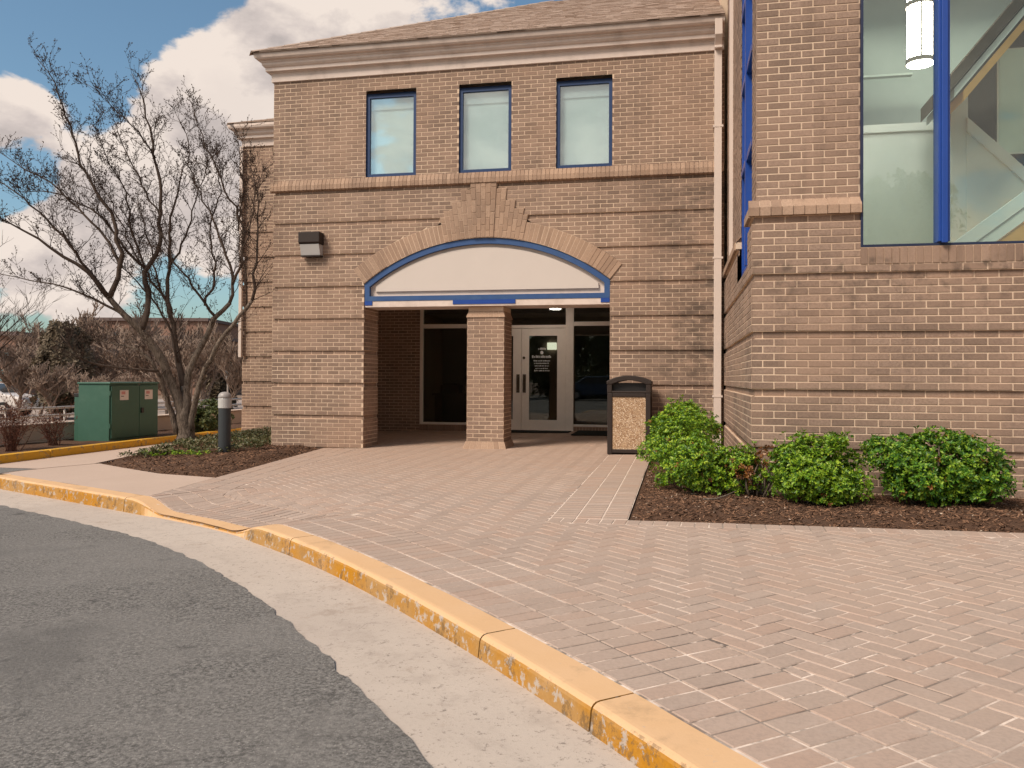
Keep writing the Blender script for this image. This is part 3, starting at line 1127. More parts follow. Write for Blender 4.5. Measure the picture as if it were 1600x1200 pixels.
# ------------------------------------------------------------------ the brick building
CH = 0.5418 / 8          # one course
BLD = empty('brick_building', (0, 0, 0))
tag(BLD, 'two storey tan brick building with arched porch entrance', 'building')
EPS = 0.004


def bricks_course_walls(name, O, U, NRM, u0, u1, c0, c1, off, excl=(), z_extra=None, mat='brick', collect=None, inset=(False, False), parent=None, phase=0.0, wall_mat='mortar'):
    """running-bond wall: mortar backing (returned) and its bricks as one joined part"""
    O, U, NRM = Vector(O), Vector(U), Vector(NRM)
    P = lambda u, z, n: tuple(O + U * u + NRM * n + Vector((0, 0, z)))
    back, br = MB(), MB()
    flip = U.cross(Vector((0, 0, 1))).dot(NRM) < 0     # keep outward winding

    def ints(z, nn):
        a = u0 + (-nn if inset[0] and nn < 0 else 0)
        b = u1 - (-nn if inset[1] and nn < 0 else 0)
        L = [(a, b)]
        for e in excl:
            r = e(z)
            if not r:
                continue
            M_ = []
            for (p, q) in L:
                if r[1] <= p or r[0] >= q:
                    M_.append((p, q))
                else:
                    if r[0] > p + 1e-4: M_.append((p, r[0]))
                    if r[1] < q - 1e-4: M_.append((r[1], q))
            L = M_
        return L

    def quad(mb, pts):
        mb.add(pts, [(0, 1, 2, 3)] if not flip else [(3, 2, 1, 0)])

    prev = None
    for c in range(c0, c1):
        z0, z1 = c * CH, (c + 1) * CH
        n = off(c)
        A, B = ints(z0 + 0.002, n), ints(z1 - 0.002, n)
        if len(A) != len(B):
            A = B = (A if len(A) > len(B) else B)
        for (a0, b0), (a1, b1) in zip(A, B):
            quad(back, [P(a0, z0, n - EPS), P(b0, z0, n - EPS), P(b1, z1, n - EPS), P(a1, z1, n - EPS)])
            nn2 = off(c + 1)
            if abs(nn2 - n) > 1e-6:
                lo, hi = (n - EPS, nn2 - EPS)
                pts = [P(a1, z1, lo), P(b1, z1, lo), P(b1, z1, hi), P(a1, z1, hi)]
                back.add(pts, [(0, 1, 2, 3)] if (hi < lo) != flip else [(3, 2, 1, 0)])
            nn0 = off(c - 1)
            sh = 0.1016 * (c % 2) + phase
            k = math.floor((min(a0, a1) - sh) / 0.2032)
            while True:
                xl = k * 0.2032 + sh + 0.005; xr = xl + 0.1932
                k += 1
                if xl > max(b0, b1):
                    break
                bl, tl = max(xl, a0), max(xl, a1)
                brr, tr = min(xr, b0), min(xr, b1)
                if max(brr - bl, tr - tl) < 0.03:
                    continue
                if brr - bl < 0.008: brr = bl + 0.008
                if tr - tl < 0.008: tr = tl + 0.008
                za, zb = z0 + 0.005, z1 - 0.005
                if collect is not None and abs(brr - bl - 0.1932) < 1e-4 and abs(tr - tl - 0.1932) < 1e-4:
                    ctr = P((bl + brr) / 2, (za + zb) / 2, n)
                    collect.append((ctr, 'full'))
                    continue
                brick_piece(br, P, flip, [(bl, za), (brr, za), (tr, zb), (tl, zb)], n)
    w = back.build(name, wall_mat, parent or BLD)
    return w, br


def brick_piece(mb, P, flip, q, n, ch=0.0028, depth=0.007):
    cx = sum(p[0] for p in q) / 4; cz = sum(p[1] for p in q) / 4
    jit = random.uniform(-0.0012, 0.0012)
    ins_ = [(p[0] + (ch if p[0] < cx else -ch), p[1] + (ch if p[1] < cz else -ch)) for p in q]
    vs = [P(p[0], p[1], n - depth) for p in q] + [P(p[0], p[1], n + jit) for p in ins_]
    fs = [(4, 5, 6, 7), (0, 1, 5, 4), (1, 2, 6, 5), (2, 3, 7, 6), (3, 0, 4, 7)]
    if flip:
        fs = [f[::-1] for f in fs]
    mb.add(vs, fs)


rec = lambda c: -0.026 if (c % 8) == 7 and c < 64 else 0.0   # one recessed course under every eighth

# arch geometry
AX, AZ, AR, AT = 3.7025, 0.161, 3.286, 0.30
ANG_END = math.asin(2.0425 / AR)
FANCOL = 19
FANSTEP = 0.0688 / AR
FANHALF = FANSTEP * FANCOL / 2


def fan_top(i):
    a = abs(i)
    return 4.333 if a <= 2 else (4.235 if a <= 4 else (4.04 if a <= 6 else (3.90 if a <= 8 else 3.79)))


def arch_excl(z):
    if z < 2.735:
        h = 2.0425
    else:
        zo = AZ + (AR + AT) * math.cos(ANG_END)
        xo = (AR + AT) * math.sin(ANG_END)
        if z < zo:
            h = 2.0425 + (xo - 2.0425) * (z - 2.735) / (zo - 2.735)
        elif z < AZ + AR + AT:
            h = math.sqrt(max(0, (AR + AT) ** 2 - (z - AZ) ** 2))
        else:
            h = 0
        for i in range(0, 10):
            if z <= fan_top(i):
                h = max(h, (z - AZ) * math.tan((i + 0.5) * FANSTEP))
    return (AX - h, AX + h) if h > 0.01 else None


fw_lo, br = bricks_course_walls('front_wall', (0, 0, 0), (1, 0, 0), (0, -1, 0), 0.0, 7.478, -3, 64, rec, [arch_excl], inset=(True, False))
o = br.build('bricks', 'brick', fw_lo); o['kind'] = 'stuff'

WINS = [(1.675, 2.548), (3.28, 4.153), (4.88, 5.770)]
WZ0, WZ1 = 4.513, 5.90
wex = [(lambda z, w=w: (w if z < WZ1 else None)) for w in WINS]
fw_up, br = bricks_course_walls('upper_front_wall', (0, 0, 0), (1, 0, 0), (0, -1, 0), 0.0, 7.478, 66, 93, lambda c: 0.0, wex)
o = br.build('bricks', 'brick', fw_up); o['kind'] = 'stuff'

# string course of sloped bricks
x = 0.0
prof = [(0.0, 4.320), (0.045, 4.337), (0.045, 4.415), (0.004, 4.512), (-0.03, 4.512), (-0.03, 4.32)]
prof_in = prof
bmb = MB()
bmb.box(-0.035, 7.47, -0.038, 0.05, 4.345, 4.40)
bmb.add([(-0.035, -0.038, 4.40), (7.47, -0.038, 4.40), (7.47, 0.004, 4.50), (-0.035, 0.004, 4.50)], [(0, 1, 2, 3)])
band = bmb.build('string_course', 'mortar', BLD)
sb = MB()
sb.prism([(p[0], p[1]) for p in prof], lambda p: (0.0, -p[0], p[1]), lambda p: (0.0612, -p[0], p[1]))
sb_me = sb.mesh('band_brick'); sb_me.materials.append(MT['lightbrick'])
bm = bmesh.new(); bm.from_mesh(sb_me); bmesh.ops.recalc_face_normals(bm, faces=bm.faces); bm.to_mesh(sb_me); bm.free()
x = -0.04
while x < 7.41:
    link('band_brick', sb_me, band, (x, random.uniform(-0.002, 0.002), random.uniform(-0.001, 0.001)))
    x += 0.0680

# arch ring and keystone fan
ring_back = MB()
seg = 60
for k in range(seg):
    a0 = -ANG_END + 2 * ANG_END * k / seg; a1 = -ANG_END + 2 * ANG_END * (k + 1) / seg
    pts = [(AX + r * math.sin(a), -0.006, AZ + r * math.cos(a)) for r, a in ((AR, a0), (AR, a1), (AR + AT, a1), (AR + AT, a0))]
    pb = [(p[0], 0.12, p[2]) for p in pts]
    ring_back.add(pts, [(0, 1, 2, 3)])
    ring_back.add([pts[0], pts[1], pb[1], pb[0]], [(3, 2, 1, 0)])
for i in range(-9, 10):
    t = fan_top(i)
    a0, a1 = (i - 0.5) * FANSTEP, (i + 0.5) * FANSTEP
    r0 = AR
    nn = -0.022 if abs(i) <= 2 else -0.012
    pts = [(AX + r0 * math.sin(a0), nn, AZ + r0 * math.cos(a0)), (AX + r0 * math.sin(a1), nn, AZ + r0 * math.cos(a1)),
           (AX + (t - AZ) * math.tan(a1), nn, t), (AX + (t - AZ) * math.tan(a0), nn, t)]
    pb = [(p[0], 0.05, p[2]) for p in pts]
    ring_back.add(pts + pb, [(0, 1, 2, 3), (1, 5, 6, 2), (3, 2, 6, 7), (0, 3, 7, 4), (0, 4, 5, 1)])
arch = ring_back.build('arch', 'mortar', BLD)
nb = int((ANG_END - FANHALF) / (0.0690 / AR))
st = (ANG_END - FANHALF) / nb


def arch_piece(name, q, nf, parent, mat='lightbrick'):
    """q: four (x,z) points"""
    cx = sum(p[0] for p in q) / 4; cz = sum(p[1] for p in q) / 4
    nf += random.uniform(-0.0015, 0.0015)
    ii = []
    for p in q:
        dx, dz = cx - p[0], cz - p[1]; L = math.hypot(dx, dz)
        ii.append((p[0] + dx / L * 0.005, p[1] + dz / L * 0.005))
    vs = [(p[0], 0.03, p[1]) for p in q] + [(p[0], -nf + 0.004, p[1]) for p in q] + [(p[0], -nf, p[1]) for p in ii]
    fs = []
    for i in range(4):
        k = (i + 1) % 4
        fs += [(i, k, 4 + k, 4 + i), (4 + i, 4 + k, 8 + k, 8 + i)]
    fs.append((8, 9, 10, 11))
    return MB().add(vs, fs).build(name, mat, parent, fixn=True)


for sgn in (-1, 1):
    for k in range(nb):
        a0 = FANHALF + k * st; a1 = a0 + st
        endseg = k >= nb - 7
        gpa = 0.0035 / AR
        pr_ = 0.008 + (0.006 if endseg else 0.0)
        q = [(AX + sgn * r * math.sin(a), AZ + r * math.cos(a)) for r, a in ((AR + 0.003, a0 + gpa), (AR + 0.003, a1 - gpa), (AR + AT, a1 - gpa), (AR + AT, a0 + gpa))]
        arch_piece('arch_brick', q, pr_, arch)
for i in range(-9, 10):
    t = fan_top(i)
    a0, a1 = (i - 0.5) * FANSTEP, (i + 0.5) * FANSTEP
    nn = 0.030 if abs(i) <= 2 else 0.018
    z = AZ + AR * math.cos(a0 if i > 0 else a1) + 0.0
    z = AZ + AR * math.cos(i * FANSTEP)
    first = 0.203 if i % 2 == 0 else 0.11
    zz = z
    ht = first
    while zz < t - 0.03:
        z2 = min(t, zz + ht)
        if t - z2 < 0.06:
            z2 = t
        q = [(AX + (zz + 0.004 - AZ) * math.tan(a0) + 0.0035, zz + 0.004), (AX + (zz + 0.004 - AZ) * math.tan(a1) - 0.0035, zz + 0.004),
             (AX + (z2 - 0.004 - AZ) * math.tan(a1) - 0.0035, z2 - 0.004), (AX + (z2 - 0.004 - AZ) * math.tan(a0) + 0.0035, z2 - 0.004)]
        arch_piece('keystone_brick', q, nn, arch)
        zz = z2; ht = 0.203

# tympanum: blue frame, pale panel, beam
def arc_pts(R, a0, a1, n):
    return [(AX + R * math.sin(a0 + (a1 - a0) * k / n), AZ + R * math.cos(a0 + (a1 - a0) * k / n)) for k in range(n + 1)]


fr = MB()
outer = arc_pts(AR - 0.004, -ANG_END, ANG_END, 48)
innerR = AR - 0.095
ai = math.asin((2.0425 - 0.09) / innerR)
inner = arc_pts(innerR, -ai, ai, 48)
zb_out, zb_in = 2.445, 2.525
oo = [(AX - 2.0385, zb_out)] + outer + [(AX + 2.0385, zb_out)]
iip = [(AX - 1.9525, zb_in)] + inner + [(AX + 1.9525, zb_in)]
n = len(oo)
for ya, yb in ((0.012, 0.16),):
    vs = [(p[0], ya, p[1]) for p in oo] + [(p[0], ya, p[1]) for p in iip] + [(p[0], yb, p[1]) for p in oo] + [(p[0], yb, p[1]) for p in iip]
    fs = []
    for i in range(n):
        k = (i + 1) % n
        fs.append((i, k, n + k, n + i))
        fs.append((n + i, n + k, 3 * n + k, 3 * n + i))
        fs.append((i, 2 * n + i, 2 * n + k, k))
    fr.add(vs, fs)
tymp = fr.build('arch_frame', 'blue', BLD, fixn=True)
pn = MB()
pp = [(p[0], p[1]) for p in iip]
pn.add([(p[0], 0.085, p[1]) for p in pp], [tuple(range(len(pp)))])
MBo = pn.build('arch_recess', 'trim', tymp)
R3 = innerR - 0.055
a3 = math.asin((1.9525 - 0.10) / R3)
pan = arc_pts(R3, -a3, a3, 44)
zlow = 2.605
pan = [(AX - 1.86, zlow)] + [p for p in pan if p[1] > zlow + 0.01] + [(AX + 1.86, zlow)]
pm = MB(); pm.prism(pan, lambda p: (p[0], 0.05, p[1]), lambda p: (p[0], 0.084, p[1]))
pm.build('sign_panel', 'panel', tymp, fixn=True)
bm_ = MB().box(1.665, 5.74, 0.02, 0.64, 2.345, 2.443)
beam = bm_.build('lintel_beam', 'trim', BLD)
for a, b in ((1.667, 1.80), (3.19, 4.23), (5.60, 5.738)):
    MB().box(a, b, 0.010, 0.30, 2.375, 2.4435).build('blue_block', 'bluebright', beam)
o = MB().box(1.66, 5.745, 0.165, 0.66, 2.443, 3.5).build('arch_backing', 'soffit', BLD)

# reveals of the arch opening (jambs) built of brick, porch shell
jl, br = bricks_course_walls('jamb_wall', (1.66, 0, 0), (0, 1, 0), (1, 0, 0), 0.0, 0.67, -3, 35, rec, inset=(True, False))
o = br.build('bricks', 'brick', jl); o['kind'] = 'stuff'
jr, br = bricks_course_walls('jamb_wall', (5.745, 0, 0), (0, 1, 0), (-1, 0, 0), 0.0, 0.67, -3, 35, rec, inset=(True, False))
o = br.build('bricks', 'brick', jr); o['kind'] = 'stuff'
PY = 4.70
por = MB()
por.box(0.03, 7.4, 0.70, PY + 0.02, 2.80, 2.9)                       # ceiling
por.box(0.03, 0.08, 0.03, PY, -0.2, 2.85)                             # left side
por.box(7.35, 7.4, 0.03, PY, -0.2, 2.85)
por.box(0.04, 1.625, 0.66, 0.70, -0.2, 2.85)
por.box(5.78, 7.35, 0.66, 0.70, -0.2, 2.85)
por.box(1.655, 5.75, 0.655, 0.70, 2.45, 2.85)
por.build('porch_shell', 'soffit', BLD)
pl_ = MB().lathe([(0.13, 0.0), (0.14, 0.03), (0.10, 0.035)], (4.0, 3.6, 2.765), 20).build('porch_light', 'porchglow', BLD)

bw, br = bricks_course_walls('porch_back_wall', (0, PY, 0), (1, 0, 0), (0, -1, 0), 0.0, 1.12, -2, 42, lambda c: 0.0)
o = br.build('bricks', 'brick', bw); o['kind'] = 'stuff'
bw2, br = bricks_course_walls('porch_back_wall', (0, PY, 0), (1, 0, 0), (0, -1, 0), 5.95, 7.35, -2, 42, lambda c: 0.0)
o = br.build('bricks', 'brick', bw2); o['kind'] = 'stuff'

# storefront
sf = empty('storefront'); sf.parent = BLD
zf = 0.03
fr = MB()
def bar(x0, x1, z0, z1, y0=PY - 0.02, y1=PY + 0.09):
    fr.box(x0, x1, y0, y1, z0, z1)
bar(1.12, 1.19, 0.14, 2.80); bar(2.42, 2.50, zf, 2.80)
bar(1.19, 2.42, 0.14, 0.185); bar(1.19, 2.42, 2.28, 2.37); bar(1.19, 2.42, 2.74, 2.80)
bar(4.41, 4.58, zf, 2.80, PY - 0.03)
bar(2.50, 4.41, 2.27, 2.335); bar(2.50, 4.41, 2.74, 2.80)
bar(4.58, 5.87, 0.14, 0.185); bar(4.58, 5.87, 2.31, 2.40); bar(4.58, 5.87, 2.74, 2.80); bar(5.87, 5.95, 0.14, 2.80)
fr.build('frame', 'storefront', sf, bevel=0.004)
for x0, x1, z0, z1 in ((1.19, 2.42, 0.185, 2.28), (1.19, 2.42, 2.37, 2.74), (2.50, 4.41, 2.335, 2.74), (4.58, 5.87, 0.185, 2.31), (4.58, 5.87, 2.40, 2.74)):
    MB().box(x0, x1, PY + 0.03, PY + 0.036, z0, z1).build('pane', 'glass', sf)
for x0, x1 in ((1.12, 2.48), (4.58, 5.95)):
    mm = MB().box(x0, x1, PY - 0.01, PY + 0.1, -0.2, 0.135).build('sill_wall', 'mortar', BLD)
    x = x0
    me_ = None
    while x < x1 - 0.05:
        q = MB().box(x + 0.004, x + 0.064, PY - 0.03, PY, 0.0, 0.128).build('sill_brick', 'brick', mm) if me_ is None else link('sill_brick', me_, mm)
        if me_ is None:
            me_ = q.data; x_first = x
        else:
            q.location = (x - x_first, 0, 0)
        x += 0.068
for x0, x1, hx_ in ((2.505, 3.43, 3.36), (3.437, 4.405, 3.50)):
    dm = MB()
    gx0, gx1 = x0 + 0.165, x1 - 0.185
    dm.box(x0, gx0, PY + 0.0, PY + 0.05, zf + 0.012, 2.262); dm.box(gx1, x1, PY, PY + 0.05, zf + 0.012, 2.262)
    dm.box(gx0, gx1, PY, PY + 0.05, zf + 0.012, 0.27); dm.box(gx0, gx1, PY, PY + 0.05, 2.10, 2.262)
    d = dm.build('door', 'storefront', sf, bevel=0.004)
    MB().box(gx0, gx1, PY + 0.022, PY + 0.028, 0.27, 2.10).build('pane', 'glass', d)
    hb = MB().tube([(hx_, PY, 0.90), (hx_, PY - 0.06, 0.93), (hx_, PY - 0.065, 1.05), (hx_, PY - 0.06, 1.19), (hx_, PY, 1.22)], [0.013] * 5, 8)
    hb.box(hx_ - 0.035, hx_ + 0.035, PY - 0.012, PY - 0.001, 0.86, 1.26)
    hb.build('handle', 'handle', d)
    if hx_ == 3.50:
        MB().lathe([(0.03, 0), (0.03, 0.01)], (0, 0, 0), 12).build('lock', 'handle', d).matrix_local = Matrix.Translation((3.49, PY - 0.002, 1.62)) @ Matrix.Rotation(math.radians(90), 4, 'X')
        lt = MB()
        ctr = (gx0 + gx1) / 2 - 0.03
        rnd = random.Random(4)
        for z_, w_, h_ in ((1.80, 0.15, 0.045), (1.62, 0.43, 0.06), (1.545, 0.36, 0.026), (1.49, 0.33, 0.026), (1.435, 0.31, 0.024), (1.38, 0.28, 0.022), (1.33, 0.33, 0.026)):
            x = ctr - w_ / 2
            while x < ctr + w_ / 2 - 0.01:
                ww = rnd.uniform(0.010, 0.022)
                hh = h_ * rnd.uniform(0.6, 1.0)
                lt.add([(x, PY + 0.019, z_), (x + ww, PY + 0.019, z_), (x + ww, PY + 0.019, z_ + hh), (x, PY + 0.019, z_ + hh)], [(0, 1, 2, 3)])
                x += ww + rnd.choice((0.005, 0.006, 0.007, 0.018))
        lt.add([(ctr + 0.035 * math.cos(a * math.pi / 6), PY + 0.019, 1.735 + 0.04 * math.sin(a * math.pi / 6)) for a in range(12)], [tuple(range(12))])
        lt.build('lettering', 'lettering', d)

# room behind the storefront
rm_ = MB()
rm_.box(0.1, 7.3, 7.9, 8.0, -0.1, 3.0); rm_.box(0.0, 0.1, PY + 0.12, 8.0, -0.1, 3.0); rm_.box(7.3, 7.4, PY + 0.12, 8, -0.1, 3.0)
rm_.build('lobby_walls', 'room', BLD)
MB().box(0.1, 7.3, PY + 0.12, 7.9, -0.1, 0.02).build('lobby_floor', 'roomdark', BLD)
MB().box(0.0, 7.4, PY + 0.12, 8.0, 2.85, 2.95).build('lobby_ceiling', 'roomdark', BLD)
pic = MB().box(1.35, 2.25, 7.86, 7.895, 1.05, 2.25).build('wall_picture', 'picteal')
tag(pic, 'teal and yellow picture seen through the dark window left of the column', 'picture')
rel(MB().box(1.98, 2.22, 7.84, 7.858, 1.05, 2.2).build('yellow_field', 'picyellow'), pic)
dk = MB()
dk.box(0.95, 2.6, 6.4, 7.1, 0.02, 0.75); dk.box(0.9, 2.65, 6.35, 7.15, 0.75, 0.80)
dk = dk.build('desk', 'black'); tag(dk, 'dark desk inside, behind the window left of the column', 'desk')
# copier on the desk
cp_ = MB(); cp_.box(1.05, 1.5, 6.55, 6.95, 0.805, 1.0); cp_.box(1.12, 1.45, 6.5, 6.9, 1.0, 1.04)
tag(cp_.build('printer', 'canframe'), 'dark printer on the desk inside the window', 'printer')
cl = MB().box(3.50, 3.74, 7.82, 7.895, 1.91, 2.09).build('wall_lamp', 'ceilglow', bevel=0.01)
tag(cl, 'small lit lamp on the far wall seen through the entrance door glass', 'lamp')

# brick column
COLX0, COLX1, COLY0, COLY1 = 3.41, 4.03, 0.10, 0.72
colm = MB().box(COLX0 + 0.02, COLX1 - 0.02, COLY0 + 0.02, COLY1, -0.1, 2.34).build('column', 'mortar', BLD)
crec = lambda c: -0.015 if c in (11, 31) else 0.0
for (O_, U_, N_) in (((COLX0, COLY0, 0), (1, 0, 0), (0, -1, 0)), ((COLX1, COLY0, 0), (0, 1, 0), (1, 0, 0)), ((COLX0, COLY0, 0), (0, 1, 0), (-1, 0, 0))):
    w_, br = bricks_course_walls('mortar_face', O_, U_, N_, 0.0, 0.62, 2, 32, lambda c: 0.0, parent=colm, phase=0.005)
    o = br.build('bricks', 'brick', colm); o['kind'] = 'stuff'


def flare(z0, z1, w0, w1, name):
    cx, cy = (COLX0 + COLX1) / 2, (COLY0 + COLY1) / 2
    h0, h1 = 0.31 + w0, 0.31 + w1
    for sx, sy in ((0, -1), (1, 0), (-1, 0)):
        nbk = 7
        for k in range(nbk):
            t0, t1 = -1 + 2 * k / nbk, -1 + 2 * (k + 1) / nbk
            g_ = 0.010
            def pt(t, h, z, out):
                a = (t * h)
                return (cx + (a if sy else sx * (h + out)), cy + (a if sx else sy * (h + out)), z)
            vs = [pt(t0 + g_, h0, z0, 0.004), pt(t1 - g_, h0, z0, 0.004), pt(t1 - g_, h1, z1, 0.004), pt(t0 + g_, h1, z1, 0.004),
                  pt(t0 + g_, h0, z0, -0.03), pt(t1 - g_, h0, z0, -0.03), pt(t1 - g_, h1, z1, -0.03), pt(t0 + g_, h1, z1, -0.03)]
            MB().add(vs, [(0, 1, 2, 3), (0, 4, 5, 1), (1, 5, 6, 2), (2, 6, 7, 3), (3, 7, 4, 0)]).build(name, 'lightbrick', colm, fixn=True)
    mb = MB()
    mb.add([(cx - h0, cy - h0, z0), (cx + h0, cy - h0, z0), (cx + h0, cy + h0, z0), (cx - h0, cy + h0, z0),
            (cx - h1, cy - h1, z1), (cx + h1, cy - h1, z1), (cx + h1, cy + h1, z1), (cx - h1, cy + h1, z1)],
           [(4, 5, 6, 7), (0, 1, 5, 4), (1, 2, 6, 5), (2, 3, 7, 6), (3, 0, 4, 7)])
    mb.build('mortar_core', 'mortar', colm)


flare(0.0, 0.145, 0.055, 0.008, 'base_brick')
flare(2.165, 2.344, 0.012, -0.05, 'cap_brick')

# upper windows
for (x0, x1) in WINS:
    wm = MB()
    yf0, yf1 = 0.03, 0.10
    for a, b, c_, d_ in ((x0, x0 + 0.055, WZ0, WZ1), (x1 - 0.055, x1, WZ0, WZ1), (x0 + 0.055, x1 - 0.055, WZ0, WZ0 + 0.055), (x0 + 0.055, x1 - 0.055, WZ1 - 0.06, WZ1)):
        wm.box(a, b, yf0, yf1, c_, d_)
    w = wm.build('window', 'navy', BLD)
    MB().box(x0 + 0.05, x1 - 0.05, 0.06, 0.066, WZ0 + 0.05, WZ1 - 0.05).build('pane', 'glassup', w)
    MB().box(x0 + 0.03, x1 - 0.03, 0.125, 0.135, WZ0, WZ1).build('blind', 'blind', w)
    MB().box(x0 + 0.03, x1 - 0.03, 0.104, 0.124, WZ1 - 0.24, WZ1).build('blind_head', 'lobbywhite', w)
    rv = MB()
    rv.add([(x0, 0.0, WZ0), (x0, 0.05, WZ0), (x0, 0.05, WZ1), (x0, 0.0, WZ1)], [(0, 1, 2, 3)])
    rv.add([(x1, 0.0, WZ0), (x1, 0.05, WZ0), (x1, 0.05, WZ1), (x1, 0.0, WZ1)], [(3, 2, 1, 0)])
    rv.add([(x0, 0.0, WZ1), (x1, 0.0, WZ1), (x1, 0.05, WZ1), (x0, 0.05, WZ1)], [(0, 1, 2, 3)])
    rv.add([(x0, -0.0, WZ0 + .001), (x1, -0.0, WZ0 + .001), (x1, 0.05, WZ0 + .001), (x0, 0.05, WZ0 + .001)], [(3, 2, 1, 0)])
    rv.build('reveal', 'navy', w)
    bx_ = MB()
    bx_.box(x0 - 0.02, x0 + 0.02, 0.101, 0.45, WZ0, WZ1); bx_.box(x1 - 0.02, x1 + 0.02, 0.101, 0.45, WZ0, WZ1)
    bx_.box(x0, x1, 0.101, 0.45, WZ1, WZ1 + 0.02); bx_.box(x0, x1, 0.101, 0.45, WZ0 - 0.02, WZ0)
    bx_.build('window_box', 'blind', w)

# cornice: profile (out, z), mitred round the left corner
EV = 0.25
CP = [(0.0, 6.205), (0.03, 6.21), (0.03, 6.35), (0.05, 6.355), (0.05, 6.368), (0.105, 6.373), (0.105, 6.43), (0.125, 6.44), (0.15, 6.47), (0.15, 6.505),
      (0.165, 6.51), (0.165, 6.538), (0.215, 6.543), (0.238, 6.565), (0.25, 6.60), (0.25, 6.65), (0.20, 6.655), (0.0, 6.655)]


def cornice(name, x0, y0, x1, yback, parent):
    mb = MB()
    n = len(CP)
    vs = []
    for (o_, z_) in CP: vs.append((x0 - o_, yback, z_))
    for (o_, z_) in CP: vs.append((x0 - o_, y0 - o_, z_))
    for (o_, z_) in CP: vs.append((x1, y0 - o_, z_))
    fs = []
    for s_ in range(2):
        for j in range(n - 1):
            fs.append((s_ * n + j, (s_ + 1) * n + j, (s_ + 1) * n + j + 1, s_ * n + j + 1))
    fs.append(tuple(range(n))); fs.append(tuple(range(2 * n, 3 * n))[::-1])
    mb.add(vs, fs)
    return mb.build(name, 'trim', parent, fixn=True)


cornice('cornice', 0.0, 0.0, 7.47, 3.4, BLD)
cornice('cornice', -2.56, 3.5, -0.0, 9.0, BLD)


def hip_roof(x0, y0, x1, zE, mslope, run, ybk, parent):
    """front slope with shingles and left slope; eave corner at x0,y0"""
    mb = MB()
    zt = zE + run * mslope
    mb.add([(x0, y0, zE), (x1, y0, zE), (x1, y0 + run, zt), (x0 + run, y0 + run, zt), (x0, ybk, zE), (x0 + run, ybk, zt)],
           [(0, 1, 2, 3), (4, 0, 3, 5)])
    mb.add([(x0, y0, zE), (x1, y0, zE), (x1, y0, zE - 0.02), (x0, y0, zE - 0.02), (x0, ybk, zE), (x0, ybk, zE - 0.02)], [(0, 3, 2, 1), (0, 4, 5, 3)])
    mb.add([(x1, y0 + run, zt), (x0 + run, y0 + run, zt), (x0 + run, ybk, zt), (x1, ybk, zt)], [(0, 3, 2, 1)])
    roof = mb.build('roof', 'shingledark', parent)
    sm = MB()
    expo = 0.115
    sl = math.sqrt(1 + mslope ** 2)
    nc = int(run * sl / expo)
    ny, nz = -mslope / sl, 1 / sl
    for c in range(nc):
        s0 = c * expo
        s1 = s0 + expo * 1.12
        ya, yb = y0 + s0 / sl, y0 + s1 / sl
        za, zb = zE + s0 / sl * mslope, zE + s1 / sl * mslope
        x = x0 + (ya - y0) - random.uniform(0, 0.1)
        xe = x1
        while x < xe:
            w_ = random.choice((0.11, 0.15, 0.19, 0.23))
            xa, xb = max(x, x0 + (ya - y0)), min(x + w_ - 0.004, xe)
            t = random.uniform(0.006, 0.013)
            dx_ = 0.0
            if xb - xa > 0.03:
                sh_ = (yb - ya) if x < x0 + (yb - y0) else 0
                ta, tb_ = max(xa, x0 + (yb - y0)), max(xb, x0 + (yb - y0))
                jj = random.uniform(0, 0.02) * (random.random() < 0.4)
                vs = [(xa, ya + ny * t - jj / sl, za + nz * t - jj * mslope / sl), (xb, ya + ny * t - jj / sl, za + nz * t - jj * mslope / sl), (tb_, yb + ny * 0.002, zb + nz * 0.002), (ta, yb + ny * 0.002, zb + nz * 0.002),
                      (xa, ya - jj / sl, za - jj * mslope / sl), (xb, ya - jj / sl, za - jj * mslope / sl)]
                sm.add(vs, [(0, 1, 2, 3), (4, 5, 1, 0), (1, 5, 2), (0, 3, 4)])
            x += w_
    s = sm.build('shingles', 'shingle', roof); s['kind'] = 'stuff'
    # hip cap
    hc = MB()
    k = 0
    while k * 0.2 < run:
        a = Vector((x0 + k * 0.2, y0 + k * 0.2, zE + k * 0.2 * mslope)); b = Vector((x0 + k * 0.2 + 0.24, y0 + k * 0.2 + 0.24, zE + (k * 0.2 + 0.24) * mslope))
        sd_ = Vector((1, -1, 0)).normalized() * 0.11
        dn = Vector((0, 0, -0.11 * mslope * 0.72))
        lift = Vector((0, 0, 0.022)); lo = Vector((0, 0, 0.012))
        hc.add([tuple(a + lift), tuple(a + sd_ + dn + lo), tuple(b + sd_ + dn + lo), tuple(b + lo), tuple(a - sd_ + dn + lo), tuple(b - sd_ + dn + lo)],
               [(0, 1, 2, 3), (4, 0, 3, 5)])
        k += 1
    hc.build('hip_cap', 'shingle', roof, fixn=False)
    return roof


hip_roof(-EV - 0.03, -EV - 0.03, 7.47, 6.655, 0.56, 4.4, 12, BLD)
hip_roof(-2.56 - EV - 0.0, 3.5 - EV - 0.0, 0.0, 6.665, 0.40, 2.6, 12, BLD)

